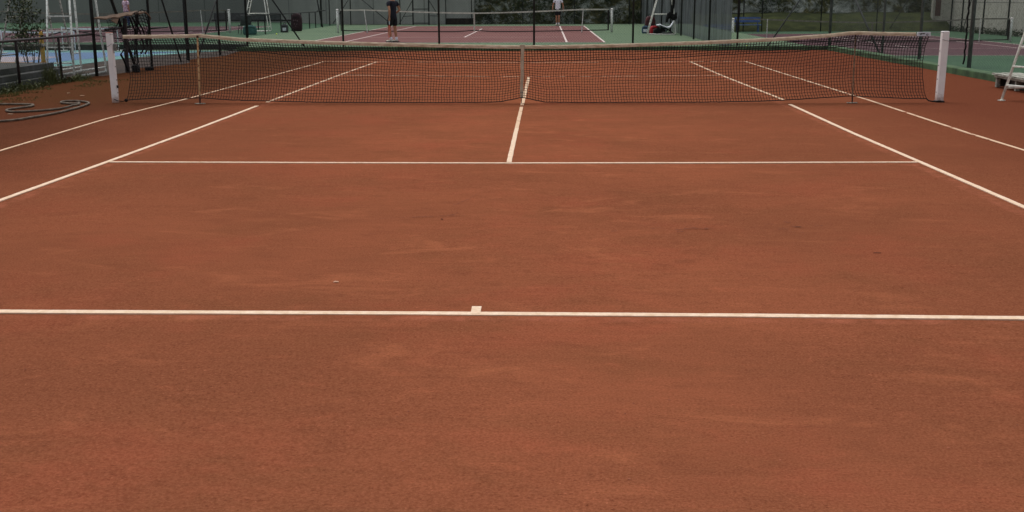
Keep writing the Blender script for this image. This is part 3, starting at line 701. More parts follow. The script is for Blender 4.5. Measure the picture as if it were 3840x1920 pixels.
# low railing left of the far court
fence('railing', 'low dark railing of upright bars on the left of the far green court', [], 0, .85,
      [(-12.4, y, 0, .85, .03) for y in (30.8, 33.8, 36.9, 39.2, 41.4, 43.5, 45.1)], rails=[((-12.35, 30.6, .86), (-12.3, 45.2, .86), .026), ((-12.3, 45.2, .9), (-12.05, 46.2, .92), .026)], category='railing')
fence('chain_link_fence', 'tall thin fence in front of the grey wall with leaning corner post', [(-12.3, 46.4), (-12.3, 50.8), (-8.5, 51.2)], 0, 3, [(-13.2, 50.9), (-12.55, 50.0), (-11.5, 51.2), (-8.5, 51.2), (-12.55, 47.4)],
      braces=[((-12.2, 46.0, 0), (-12.55, 46.1, 2.0), .04), ((-12.4, 50.2, .1), (-11.3, 51.1, 1.9)), ((-10.9, 51.1, 1.6), (-9.0, 51.1, .02))], wire='wire_dark', wr=.001, cell=.1)
gt = thing('gate', 'dark steel gate frame with side braces standing before the grey wall', 'gate', (0, 51.2, 0))
for x in (-7.72, -6.76): MB().cbox((x, 0, 1.25), (.085, .06, 2.5), 0, .01).build('gate_post', 'steel', gt)
for z in (.1, .93, 2.4): MB().cbox((-7.24, 0, z), (.87, .04, .05), 0, .008).build('crossbar', 'steel', gt)
for p in (((-7.76, 0, 1.4), (-8.55, -.1, .05)), ((-6.72, 0, 1.4), (-6.1, -.1, .42)), ((-8.28, 0, .5), (-7.76, 0, .53)), ((-6.7, 0, .53), (-6.2, 0, .52))): MB().tube(p, .022, 6).build('brace', 'steel', gt)
fence('chain_link_fence', 'thin wire fence along the foot of the ivy-grown rock face', [(-4.2, 51.5), (5.6, 51.5)], 0, 3, [(-5.76, 51.5), (-4.2, 51.5), (-1.1, 51.5), (2.0, 51.5), (5.3, 51.5)], rails=[((-4.2, 51.5, .8), (0, 51.5, .8), .015)], wire='wire_dark', wr=.001, cell=.1, pr=.028)
fence('chain_link_fence', 'dark wire fence behind the sunken right court in front of the mossy bank', [(9.5, 51.2), (24.2, 51.2)], -.45, 3.2,
      [(11.85, 51.2), (12.1, 51.2), (13.2, 51.2), (16.7, 51.2), (17.25, 51.2), (20.0, 51.2), (22.6, 51.2)], braces=[((20.8, 51.2, -.3), (22.0, 51.2, 1.8)), ((9.6, 51.2, .62), (12.0, 51.2, .62), .02)], wire='wire_dark', wr=.001, cell=.1, pr=.034)
fence('chain_link_fence', 'dark fence posts in front of the beige roughcast wall on the right', [(24.3, 30), (24.3, 51.2)], -.45, 3.2,
      [(24.3, y) for y in (51, 49.2, 46.0, 42.6, 38.8)], rails=[((24.3, 30, 1.25), (24.3, 51, 1.25), .012)], braces=[((24.3, 48.9, -.3), (24.25, 47.3, 2.4))], wire='wire_dark', wr=.001, cell=.1, pr=.045)
# side fence of the far court and its windscreen
fence('chain_link_fence', 'bare posts of the side fence that carries the grey windscreen', [], 0, FH, [(6.04, y, -.02, FH, .035) for y in (52, 47.8, 43.6, 39.4, 35.2, 31, 26.8, 22.6)])
wsb = MB(); vs = []; fs = []; ny, nzr = 180, 10
for i in range(ny + 1):
    y = 18.5 + (51.9 - 18.5) * i / ny
    for j in range(nzr + 1):
        z = .04 + 3.0 * j / nzr; vs.append((6.12 - .004 * (y - 35) * .6 + .05 * nz(y * 1.1, z * .25, 2) + .02 * nz(y * 4, z * .3, 5), y, z))
for i in range(ny):
    for j in range(nzr): a = i * (nzr + 1) + j; fs.append((a, a + 1, a + nzr + 2, a + nzr + 1))
wsb.add(vs, fs)
tag(wsb.build('windscreen', 'screen', None, True), 'sheer grey windscreen cloth hung along the right of the far court', 'windscreen')
# sagging dark cables over the play court
cb = MB()
cb.tube([(-14.2 + .42 * i, 12 - .3 * i, .78 + .10 * math.sin(i * 1.05) * (1 if i % 2 else .6)) for i in range(13)], .014, 6)
tag(cb.build('cable', 'rope'), 'slack dark cable sagging above the painted play court', 'cable')

# ------------------------------------------------------------------ walls, rock, banks
MB().box((-44, 60.6, 0), (-19.0, 61.0, 5.2)).build('concrete_wall', 'concrete')
o = bpy.data.objects['concrete_wall']; tag(o, 'dark grey concrete wall behind the shaded left court', 'wall')
wl = MB(); wl.add([(-19.0, 60.6, 0), (-12.7, 53.4, 0), (-4.1, 52.4, 0), (-4.1, 52.9, 0), (-12.5, 53.9, 0), (-18.8, 61.0, 0)] + [(-19.0, 60.6, 5.2), (-12.7, 53.4, 5.2), (-4.1, 52.4, 5.2), (-4.1, 52.9, 5.2), (-12.5, 53.9, 5.2), (-18.8, 61.0, 5.2)],
                  [(0, 1, 7, 6), (1, 2, 8, 7), (2, 3, 9, 8), (3, 4, 10, 9), (4, 5, 11, 10), (5, 0, 6, 11), (6, 7, 8, 9, 10, 11)])
tag(wl.build('concrete_wall', 'concrete'), 'pale grey concrete wall directly behind the gate frame', 'wall')
MB().cbox((-4.93, 51.85, .19), (1.75, .55, .36), 0, .02).build('storage_box', 'brown'); bx = bpy.data.objects['storage_box']; tag(bx, 'long low dark box at the foot of the pale grey wall', 'box')
for x in (-5.5, -4.9, -4.3): MB().box((x - .012, 51.555, .02), (x + .012, 51.572, .36)).build('batten', 'blackcloth', bx)
# rock face, one long uneven surface that leans back
rk = MB(); nx, nh = 150, 26; vs = []; fs = []
for i in range(nx + 1):
    x = -4.1 + (26.5 + 4.1) * i / nx
    for j in range(nh + 1):
        z = -.6 + 6.6 * j / nh
        y = 52.55 + (1.6 if x > 7 else 1.6 * max(0, (x - 5.) / 2)) + .22 * max(0, z) + .35 * nz(x * .55, z * .8, 0) + .16 * nz(x * 1.7, z * 2, 4) + .07 * nz(x * 4.5, z * 5, 9)
        vs.append((x, y, z))
for i in range(nx):
    for j in range(nh): a = i * (nh + 1) + j; fs.append((a, a + nh + 1, a + nh + 2, a + 1))
rk.add(vs, fs); tag(rk.build('rock_face', 'rock'), 'lichen-grey rock face with dark growth behind the courts', 'rock face')
bk = MB(); vs = []; fs = []
for i in range(61):
    x = 9.2 + 15.4 * i / 60
    for j, (dy, z) in enumerate(((0, -.46), (.15, -.30), (.7, .0), (1.3, .28), (1.9, .5), (2.6, .62), (3.4, .66))): vs.append((x, 51.5 + dy + .1 * nz(x * .9, j, 0), z + (.09 * nz(x * .8, j * .7, 4) if j else 0)))
for i in range(60):
    for j in range(6): a = i * 7 + j; fs.append((a, a + 7, a + 8, a + 1))
bk.add(vs, fs); tag(bk.build('grass_bank', 'bank', None, True), kind='structure')
def leaves(b, c, spread, n, size, flat=.5):
    for _ in range(n):
        p = Vector((random.gauss(c[0], spread[0]), random.gauss(c[1], spread[1]), random.gauss(c[2], spread[2])))
        u = Vector((random.uniform(-1, 1), random.uniform(-1, 1), random.uniform(-1, 1))).normalized(); v = u.cross(Vector((random.uniform(-1, 1), random.uniform(-1, 1), random.uniform(-1, 1)))).normalized()
        s = size * random.uniform(.6, 1.3)
        b.add([p - u * s, p + v * s * flat, p + u * s, p - v * s * flat], [(0, 1, 2, 3)])
iv = [MB(), MB()]
def rocky(x, z): return 52.55 + (1.6 if x > 7 else 1.6 * max(0, (x - 5.) / 2)) + .22 * max(0, z) + .35 * nz(x * .55, z * .8, 0)
cnt = 0
for _ in range(9000):
    x = random.uniform(-4, 24.5); z = random.uniform(-.2, 4.2)
    dens = nz(x * .45, z * .6, 20) + .5 * nz(x * 1.3, z * 1.4, 30) + (.35 if x < 8 else .0) + .45 * max(0, .9 - z) - .10
    if dens < random.uniform(-.05, .3): continue
    leaves(iv[0 if nz(x * .7, z, 50) < .1 else 1], (x, rocky(x, z) - .12, z), (.10, .05, .09), 4, .065)
for k, m in ((0, 'leaf_a'), (1, 'leaf_b')):
    tag(iv[k].build('ivy', m), ('dark green ivy spreading over the rock face' if k == 0 else 'olive creeper spreading over the rock face'), None, None, 'stuff')
# beige wall with exposed brick pier
sw = MB(); sw.box((24.8, 10, -.6), (25.3, 56.5, 5)); sw.box((23.75, 52.6, -.6), (24.8, 53.0, 5)); swo = sw.build('roughcast_wall', 'stucco'); tag(swo, 'beige roughcast wall closing the sunken right court', 'wall')
MB().box((23.86, 52.57, .42), (24.18, 52.598, 3.2)).build('brick_patch', 'brick', swo)
wd_ = MB()
for _ in range(1500):
    y = random.uniform(20, 52); leaves(wd_, (24.55 + random.uniform(-.15, .1), y, -.40 + random.random() ** 2 * .25), (.05, .1, .05), 3, .07, .3)
tag(wd_.build('weeds', 'leaf_a'), 'dark weeds growing along the foot of the beige wall', None, None, 'stuff')

# ------------------------------------------------------------------ umpire chairs
def umpire_chair(name, label, loc, rz, base=1.25, top=.62, half=.34, H=1.9, rungs=(.28, .57, .86, 1.15, 1.44), bar=True, r=.021, m='white_tube', midz=.87, foot=False, front_lean=.38, group='white umpire chairs'):
    t = thing(name, label, 'umpire chair', loc, rz, group)
    fx = front_lean * H / 1.47; bxx = base - .16 * H / 1.47
    for s in (-1, 1):
        f = MB(); rr = .07
        if bar: f.tube([(fx, s * half * .8, H), (fx * .05, s * half, .09), (.03, s * half, .035), (rr + .03, s * half, .022), (base - rr, s * half, .022), (base - .02, s * half, .05), (base - .01, s * half, .12), (bxx, s * half * .8, H)], r, 8)
        else: f.tube([(fx, s * half * .8, H), (0, s * half, .012)], r, 8); f.tube([(base, s * half, .012), (bxx, s * half * .8, H)], r, 8)
        f.build('side_frame', m, t, True)
        k = midz / H; MB().tube([(fx * k, s * half * (1 - .2 * k), midz), (base + (bxx - base) * k, s * half * (1 - .2 * k), midz)], r * .95, 8).build('side_bar', m, t, True)
        if foot:
            for x in (0, base): MB().cbox((x, s * half, .008), (.09, .075, .012), 0, .003).build('foot_plate', m, t)
        MB().tube([(fx + .02, s * half * .78, H), (fx + .02, s * half * .78, H + .24), (bxx, s * half * .78, H + .24), (bxx, s * half * .78, H)], r * .8, 8).build('armrest', m, t, True)
    for z in rungs:
        k = z / H; MB().cbox((fx * k, 0, z), (.05, 2 * half * (1 - .2 * k) - .01, .026), 0, .006).build('rung', m, t)
    MB().cbox(((fx + bxx) / 2, 0, H + .015), (bxx - fx + .06, half * 1.65, .03), 0, .008).build('seat', m, t)
    MB().cbox((bxx - .01, 0, H + .38), (.03, half * 1.5, .28), 0, .008).build('backrest', m, t)
    return t
umpire_chair('umpire_chair', 'white ladder-legged umpire chair beside the grey weathered bench', (7.635, .045, 0), R(22), 1.5, half=.375, bar=False, rungs=(.24, .53, .83, 1.13, 1.43), r=.020, midz=.2, foot=True, front_lean=.42)
umpire_chair('umpire_chair', 'white tubular umpire chair surrounded by bags near the grey windscreen', (4.72, 32.3, 0), 0, 1.22, half=.26, rungs=(.45, .75, 1.2, 1.5), r=.019)
umpire_chair('umpire_chair', 'white tubular umpire chair beyond the low railing of upright bars', (-14.55, 38.2, 0), 0, 1.3, half=.3, r=.020)
umpire_chair('umpire_chair', 'peeling white umpire chair standing beyond the mossy concrete steps', (-12.25, 8.6, 0), 0, 1.42, half=.42, m='peel', rungs=(.33, .75, 1.2, 1.6), r=.022, midz=.55)
umpire_chair('umpire_chair', 'white umpire chair close behind the tall left fence post', (-9.72, 5.7, 0), R(90), 1.75, half=.28, m='white_worn', rungs=(.3, .62, .95, 1.25), r=.022, midz=.12, front_lean=.2)
# ------------------------------------------------------------------ benches
bn = thing('bench', 'low grey weathered plank bench in front of the green kerb on the right', 'bench', (8.64, 2.15, 0), R(0))
for i, (x, zt) in enumerate(((-.17, .232), (.0, .236), (.17, .234))): MB().cbox((x, 0, zt), (.16, 2.1, .036), R(.4 * (i - 1)), .007, .003).build('seat_plank', 'bench', bn)
MB().cbox((-.205, 0, .20), (.022, 2.0, .05), 0, .004).build('apron', 'bench', bn)
for y in (.97, .12, -.9):
    MB().cbox((-.15, y, .10), (.07, .06, .20), 0, .008, .003).build('leg', 'bench', bn); MB().cbox((.15, y, .10), (.07, .06, .20), 0, .008, .003).build('leg', 'bench_dark', bn)
MB().cbox((.0, 1.02, .105), (.34, .03, .2), 0, .006).build('end_panel', 'bench_dark', bn); MB().cbox((.02, .0, .09), (.03, 1.9, .18), 0, .006).build('inner_panel', 'bench_dark', bn)
def blue_bench(label, x, y, z, w, h):
    t = thing('bench', label, 'bench', (x, y, z), 0, 'blue benches by the sunken court')
    for k in range(2): MB().cbox((0, .12 - .03 * k, h * (.97 - .21 * k)), (w, .03, h * .16), 0, .006).build('back_slat', 'benchblue', t)
    for k in range(3): MB().cbox((0, -.3 + .16 * k, h * .5), (w, .13, .035), 0, .006).build('seat_slat', 'benchblue', t)
    for s in (-1, 1):
        MB().cbox((s * w * .4, -.25, h * .25), (.05, .05, h * .5), 0, .006).build('leg', 'benchblue', t); MB().cbox((s * w * .4, .14, h * .5), (.05, .04, h), 0, .006).build('leg', 'benchblue', t)
blue_bench('blue slatted bench behind the net on the mossy bank', 12.3, 50.9, -.45, 1.55, .82)
blue_bench('blue slatted bench seen through the grey windscreen', 10.5, 50.6, -.45, 1.7, .42)

# ------------------------------------------------------------------ left foreground: steps, shrub, pole, board, hose
te = thing('concrete_steps', 'mossy dark concrete steps behind the low black railing', 'steps', (0, 0, 0))
for i, (x1, h, yy) in enumerate(((-9.36, .12, 5.15), (-9.5, .23, 5.25), (-9.68, .34, 5.35))):
    b = MB(); b.cbox(((x1 - 15) / 2, (yy - 6) / 2, h - .06), (x1 + 15, yy + 6, .115), 0, .015, .004); b.build('step', 'terrace', te)
b = MB(); b.cbox((-12.3, -.4, -.01), (5.4, 10.9, .10), 0, .0); b.build('foundation', 'terrace', te)
sh = thing('shrub', 'sparse dark-leaved shrub growing beside the mossy concrete steps', 'shrub', (-10.66, 6.5, 0))
for k in range(7):
    a = k * .9; pts = [(.08 * math.cos(a), .08 * math.sin(a), 0), (.2 * math.cos(a), .16 * math.sin(a), .55), (.3 * math.cos(a + .3) - .05 * k % .2, .22 * math.sin(a + .3), 1.05 + .06 * k)]
    MB().tube(pts, [.011, .008, .004], 5).build('stem', 'bark', sh)
cwn = [MB(), MB()]
for _ in range(330):
    a = random.random() * 6.28; z = .5 + 1.15 * random.random(); r_ = .36 * random.random() * (1.15 - abs(z - 1.15))
    leaves(cwn[random.random() < .3], (r_ * math.cos(a) * 1.25 - .1, r_ * math.sin(a), z), (.05, .05, .05), 5, .034, .45)
cwn[0].build('foliage', 'leaf_a', sh); cwn[1].build('pale_foliage', 'leaf_b', sh)
wdl = MB()
for _ in range(700):
    y = random.uniform(-1.5, 5.6); x = -9.12 + random.gauss(0, .07) + .1 * nz(y * 1.2, 0, 0); h = .03 + .16 * max(0, nz(y * 1.4, 0, 3) + .2) * random.random() + .05 * random.random()
    if abs(y - 3.9) < .22: h *= 3.2
    for q in range(2):
        dx, dy = random.gauss(0, .05), random.gauss(0, .05); wv = .006
        wdl.add([(x - wv, y, 0), (x + wv, y, 0), (x + dx * .5 + wv, y + dy * .5, h * .6), (x + dx, y + dy, h)], [(0, 1, 2, 3)])
    if random.random() < .55: leaves(wdl, (x, y, h * .6), (.03, .03, .04), 3, .025)
tag(wdl.build('weeds', 'leaf_b'), 'straggly weeds and grass along the foot of the low black railing', None, None, 'stuff')
gs = MB()
for _ in range(5200):
    y = random.uniform(-2.5, 5.2); x = -9.1 + abs(random.gauss(0, .55)); 
    if nz(x * 1.4, y * 1.4, 8) < -.05 + .22 * (x + 9.1): continue
    h = random.uniform(.012, .04); dx, dy = random.gauss(0, .014), random.gauss(0, .014)
    gs.add([(x - .004, y, 0), (x + .004, y, 0), (x + dx, y + dy, h)], [(0, 1, 2)])
tag(gs.build('short_grass', 'grass'), 'short mossy grass creeping onto the clay at the left edge', None, None, 'stuff')
yp = thing('marker_post', 'short yellow padded post standing on the painted play court', 'post', (-12.53, 11.2, 0))
MB().lathe((0, 0, 0), [(.05, 0), (.056, .02), (.054, .4), (.05, .78), (.035, .80)], 12).build('post', 'yellow', yp, True); MB().lathe((0, 0, 0), [(.1, 0), (.1, .02), (.06, .03)], 12).build('foot', 'ochre', yp)
for lab, p0, p1, y, h in (('low white-taped mini net standing across the painted play court', -15.9, -13.7, 16.0, .68), ('low white-taped mini net at the far edge of the painted play court', -14.75, -13.0, 17.6, .74)):
    mn = thing('mini_net', lab, 'mini net', (0, y, 0), 0, 'mini nets on the play court')
    b = MB(); n_ = 14
    for i in range(n_):
        a, c = i / n_, (i + 1) / n_; f_ = lambda t: h - .035 * math.sin(math.pi * t)
        b.add([(p0 + (p1 - p0) * a, 0, f_(a) - .045), (p0 + (p1 - p0) * c, 0, f_(c) - .045), (p0 + (p1 - p0) * c, 0, f_(c)), (p0 + (p1 - p0) * a, 0, f_(a))], [(0, 1, 2, 3)])
    b.build('white_tape', 'white_worn', mn)
    G2 = np.zeros((40, 9, 3))
    for i, t in enumerate(np.linspace(0, 1, 40)):
        for j in range(9): G2[i, j] = (p0 + (p1 - p0) * t, .01, .08 + (h - .035 * math.sin(math.pi * t) - .13) * j / 8)
    b = MB(); cords(b, G2, .0022); cords(b, np.swapaxes(G2, 0, 1), .0022); b.build('netting', 'cord', mn)
    for x in (p0, p1): MB().tube([(x, 0, 0), (x, 0, h + .02)], .018, 8).build('post', 'white_worn', mn); MB().cbox((x, 0, .02), (.06, .5, .03), 0, .006).build('foot', 'white_worn', mn)
# rough board fixed on the fence corner with torn netting hanging beneath
bo = thing('board_shelf', 'rough wooden board on the left fence post with torn dark netting beneath', 'shelf', (-9.0, 7.4, 0))
bb = MB(); vs = []; fs = []
for i in range(25):
    t = i / 24; y = -1.18 + 2.45 * t; z = 1.215 + .115 * t + .015 * nz(t * 5, 0, 0); e = .05 * nz(t * 7, 2, 0)
    vs += [(-.13 + e, y, z), (.13 + e * .6, y, z - .02 + .02 * nz(t * 9, 5, 1)), (.13 + e * .6, y, z - .046 + .022 * nz(t * 8, 7, 1)), (-.13 + e, y, z - .030)]
for i in range(24):
    for j in range(4): fs.append((i * 4 + j, i * 4 + (j + 1) % 4, i * 4 + 4 + (j + 1) % 4, i * 4 + 4 + j))
fs += [(3, 2, 1, 0), (96, 97, 98, 99)]
bb.add(vs, fs); bb.build('board', 'wood', bo)
sp_ = MB(); sp_.add([(.2, -1.1, 1.17), (.22, -.7, 1.19), (.24, -.9, 1.08), (.19, -1.1, 1.15)], [(0, 1, 2, 3)]); sp_.tube([(.18, 1.05, 1.30), (.22, 1.22, 1.19), (.2, 1.32, 1.12)], [.02, .016, .006], 6); sp_.build('splintered_edge', 'wood', bo)
tn = MB()
for fam in range(2):
    for i in range(13 if fam else 12):
        pts = []
        for k in range(9):
            a, c = (i / 12, k / 8) if fam == 0 else (k / 8, i / 12)
            y = .35 + .85 * a + .10 * c * math.sin(3 * a); z = 1.24 + .05 * a - .95 * c * (1 - .35 * a) + .07 * math.sin(9 * a + 5 * c); x = .1 + .09 * math.sin(7 * a + 3 * c)
            pts.append((x, y, z))
        tn.tube(pts, .0085, 4)
for fam in range(2):
    for i in range(15):
        pts = []
        for k in range(9):
            a, c = (i / 14, k / 8) if fam == 0 else (k / 8, i / 14)
            y = -1.0 + 1.5 * a + .05 * math.sin(9 * c + a); z = 1.18 - .72 * c * (1 - .25 * math.sin(3.1 * a)) + .03 * math.sin(11 * a + 5 * c); x = .05 + .05 * math.sin(7 * a + 3 * c)
            pts.append((x, y, z))
        tn.tube(pts, .0045, 4)
tn.build('torn_netting', 'rope', bo)
for (y0, y1, z1) in ((.35, .95, .50), (.55, 1.2, .48), (.2, .5, .2)): MB().tube([(.12, y0, 1.2), (.16, (y0 + y1) / 2, .9), (.12, y1, z1), (.1, y1 - .15, z1 - .12)], .02, 6).build('hanging_rope', 'rope', bo)
MB().tube([(.08, .0, 1.18), (.05, .02, .6), (.05, 0, .0)], .05, 8).build('support_post', 'steel_black', bo)
MB().tube([(0.02, -1.0, .96), (.02, .45, .99)], .03, 6).build('cross_rail', 'steel_black', bo)
MB().tube([(.12, -.2, .52), (.16, -.45, .50), (.14, -.55, .42), (.12, -.35, .30), (.12, -.2, .12), (.1, -.1, .05)], .022, 6).build('rope_coil', 'rope', bo)
b = MB(); b.cbox((.2, .12, .08), (.16, .26, .15), .3, .04, .02); b.build('rubbish_bundle', 'blackcloth', bo); MB().cbox((.28, .75, .045), (.14, .18, .085), 1, .03, .01).build('rubbish_bundle', 'blackcloth', bo)
# hose lying in loops
def catmull(P, k=10):
    P = [Vector(p) for p in P]; out = []
    for i in range(len(P) - 1):
        p0, p1, p2, p3 = P[max(i - 1, 0)], P[i], P[i + 1], P[min(i + 2, len(P) - 1)]
        for j in range(k):
            t = j / k; out.append(.5 * ((2 * p1) + (p2 - p0) * t + (2 * p0 - 5 * p1 + 4 * p2 - p3) * t * t + (3 * p1 - p0 - 3 * p2 + p3) * t ** 3))
    out.append(P[-1]); return out
HOSE = [(-9.3, -.25), (-8.6, -.33), (-8.09, -.31), (-7.85, -.31), (-7.63, -.34), (-7.5, -.46), (-7.46, -.71), (-7.54, -1.0), (-7.54, -1.25), (-7.38, -1.47), (-7.2, -1.47), (-6.98, -1.28), (-6.84, -.98), (-6.75, -.76), (-6.75, -.56), (-6.83, -.37), (-6.98, -.24), (-7.18, -.13), (-7.28, .03), (-7.28, .19), (-7.14, .23), (-6.93, .1), (-6.77, -.13), (-6.69, -.45), (-6.63, -.95), (-6.62, -1.68), (-6.71, -2.27), (-6.82, -2.66), (-7.3, -3.1), (-8.4, -3.6)]
hp = catmull([(x, y, .017 + (.024 if 13 <= i <= 15 else 0)) for i, (x, y) in enumerate(HOSE)], 8)
hm = MB(); hm.tube(hp, .0165, 9)
ho = hm.build('garden_hose', 'hose', None, True); tag(ho, 'grey rubber hose lying in loose loops on the clay', 'hose')
ends = MB(); ends.tube([hp[0], (hp[0].x - .05, hp[0].y, .017)], .021, 8); ends.build('hose_coupling', 'steelgal', ho)

# ------------------------------------------------------------------ people
def skin(name, verts, edges, m, parent=None, root=0, sub=2):
    """grow one continuous surface round a jointed skeleton; verts: (x, y, z, rx[, ry])"""
    me = bpy.data.meshes.new(name + '_skeleton'); me.from_pydata([v[:3] for v in verts], edges, [])
    o = bpy.data.objects.new(name + '_skeleton', me); COL.objects.link(o)
    md = o.modifiers.new('skin', 'SKIN'); md.use_smooth_shade = True
    for i, v in enumerate(verts):
        sv = me.skin_vertices[0].data[i]; sv.radius = (v[3], v[4] if len(v) > 4 else v[3]); sv.use_root = (i == root)
    ss = o.modifiers.new('sub', 'SUBSURF'); ss.levels = sub; ss.render_levels = sub
    dg = bpy.context.evaluated_depsgraph_get(); new = bpy.data.meshes.new_from_object(o.evaluated_get(dg)); new.name = name
    bpy.data.objects.remove(o); bpy.data.meshes.remove(me)
    new.materials.clear(); new.materials.append(MAT[m])
    for p in new.polygons: p.use_smooth = True
    return link(name, new, parent)
def mid(a, b, t=.5): return tuple(a[i] + (b[i] - a[i]) * t for i in range(3))
def person(label, loc, rz, J, shirt, shorts, long_legs=False, group=None, hair='hair', sleeve=.5, flare=1.0):
    """J: joints in metres, the person facing -y; side index 0 = own right (x<0), 1 = own left"""
    t = thing('person', label, 'person', loc, rz, group)
    V = []; E_ = []
    def add(p, r, prev=None, ry=None):
        V.append(tuple(p) + (r, ry or r)); i = len(V) - 1
        if prev is not None: E_.append((prev, i))
        return i
    pel = add(J['pelvis'], .125, None, .10); wa = add(J['waist'], .115, pel, .09); ch = add(J['chest'], .135, wa, .10); up = add(J['neckbase'], .075, ch, .065)
    nk = add(J['neck'], .052, up); jw = add(J['jaw'], .072, nk, .08); hd = add(J['head'], .082, jw, .098); tp = add(J['crown'], .062, hd, .075)
    add(mid(J['jaw'], J['head'], .55)[:1] + (J['head'][1] - .112,) + (J['jaw'][2] * .5 + J['head'][2] * .5,), .014, hd)          # nose
    for sx in (-1, 1): add((J['head'][0] + sx * .088, J['head'][1] + .01, J['head'][2] - .02), .014, hd)                     # ears
    for s in (0, 1):
        sh_, el, wr, ha = J['shoulder'][s], J['elbow'][s], J['wrist'][s], J['hand'][s]
        a = add(sh_, .055, up); b_ = add(mid(sh_, el), .046, a); c_ = add(el, .038, b_); d_ = add(mid(el, wr, .4), .037, c_); e_ = add(wr, .024, d_, .028)
        pm = mid(wr, ha, .45); f_ = add(pm, .030, e_, .018); dv = Vector(ha) - Vector(wr); dv.normalize(); sd_ = dv.cross(Vector((0, 1, 0)) if abs(dv.y) < .8 else Vector((0, 0, 1))).normalized(); sd2 = dv.cross(sd_)
        for q, L in ((-1.5, .060), (-.5, .075), (.5, .080), (1.5, .068)):
            k0 = Vector(pm) + sd2 * q * .017 + dv * .03; k1 = k0 + dv * L * .5 + sd_ * .006; k2 = k1 + dv * L * .4 - sd_ * .02
            i0 = add(tuple(k0), .0095, f_); i1 = add(tuple(k1), .0085, i0); add(tuple(k2), .0075, i1)
        k0 = Vector(pm) - sd2 * .034 - dv * .005; i0 = add(tuple(k0), .011, f_); add(tuple(k0 + dv * .035 - sd2 * .012), .009, i0)
        hp_, kn, an, to = J['hip'][s], J['knee'][s], J['ankle'][s], J['toe'][s]
        a = add(hp_, .088, pel); b_ = add(mid(hp_, kn), .076, a); c_ = add(kn, .054, b_); d_ = add(mid(kn, an, .35), .055, c_); e_ = add(an, .036, d_); add(mid(an, to, .6), .034, e_, .03)
    skin('body', V, E_, 'skin', t)
    # shirt
    V = []; E_ = []
    hemz = J.get('hem', J['pelvis'][2] - .02) - .05
    hm_ = (J['pelvis'][0], J['pelvis'][1], hemz)
    a0 = add(hm_, .186 * flare, None, .158 * flare); a1 = add(J['waist'], .158 * flare, a0, .13 * flare); a2 = add(J['chest'], .172, a1, .132); a3 = add(J['neckbase'], .088, a2, .078)
    for s in (0, 1):
        sh_, el = J['shoulder'][s], J['elbow'][s]; b0 = add(sh_, .070, a3); b1 = add(mid(sh_, el, sleeve), .066, b0)
    skin('shirt', V, E_, shirt, t, 1)
    V = []; E_ = []
    a0 = add((J['pelvis'][0], J['pelvis'][1], J['pelvis'][2] + .13), .130, None, .105); a1 = add((J['pelvis'][0], J['pelvis'][1], J['pelvis'][2] - .0), .146, a0, .124)
    for s in (0, 1):
        hp_, kn, an = J['hip'][s], J['knee'][s], J['ankle'][s]
        b0 = add(mid(hp_, kn, .12), .108, a1, .105); b1 = add(mid(hp_, kn, .5), .100, b0)
        if long_legs: b2 = add(kn, .072, b1); b3 = add(mid(kn, an, .5), .066, b2); add(an, .058, b3)
        else: add(mid(hp_, kn, .86), .098, b1)
    skin('trousers' if long_legs else 'shorts', V, E_, shorts, t, 1)
    for s in (0, 1):
        an, to = J['ankle'][s], J['toe'][s]; d = (Vector(to) - Vector(an)); d.z = 0; d.normalize()
        hl = Vector((an[0], an[1], 0)) - d * .055
        sh2 = skin('shoe', [tuple(hl + Vector((0, 0, .05))) + (.042, .05), tuple(hl + d * .08 + Vector((0, 0, .05))) + (.044, .05), tuple(hl + d * .18 + Vector((0, 0, .040))) + (.044, .036), tuple(hl + d * .255 + Vector((0, 0, .032))) + (.032, .024)], [(0, 1), (1, 2), (2, 3)], 'shoe', t)
        q = MB(); n_ = Vector((-d.y, d.x, 0)); P = [(-.05, .03), (.0, .043), (.1, .042), (.2, .048), (.26, .034), (.285, 0)]
        ring = [hl + d * x + n_ * y for x, y in P] + [hl + d * x - n_ * y for x, y in P[-2::-1]]
        k = len(ring); q.add([(p.x, p.y, .002) for p in ring] + [(p.x, p.y, .026) for p in ring], [tuple(range(k - 1, -1, -1)), tuple(range(k, 2 * k))] + [(i, (i + 1) % k, k + (i + 1) % k, k + i) for i in range(k)])
        q.build('sole', 'sole', sh2)
        if not long_legs: skin('sock', [tuple(an[:2]) + (.06, .05), tuple(mid(an, J['knee'][s], .12)) + (.047,), tuple(mid(an, J['knee'][s], .30)) + (.048,)], [(0, 1), (1, 2)], 'shirt_white', t)
    h = J['head']; skin('hair', [(h[0], h[1] + .035, h[2] - .05, .075, .07), (h[0], h[1] + .03, h[2] + .03, .092, .085), (J['crown'][0], J['crown'][1] + .005, J['crown'][2] + .01, .078, .085), (h[0], h[1] - .06, h[2] + .085, .045, .04)], [(0, 1), (1, 2), (2, 3)], hair, t)
    for sx in (-1, 1): MB().sphere((h[0] + sx * .034, h[1] - .093, h[2] - .005), .011, 8).build('eye', 'blackcloth', t)
    MB().cbox((h[0], h[1] - .088, h[2] - .085), (.05, .012, .010), 0, .004).build('mouth', 'red', t)
    return t
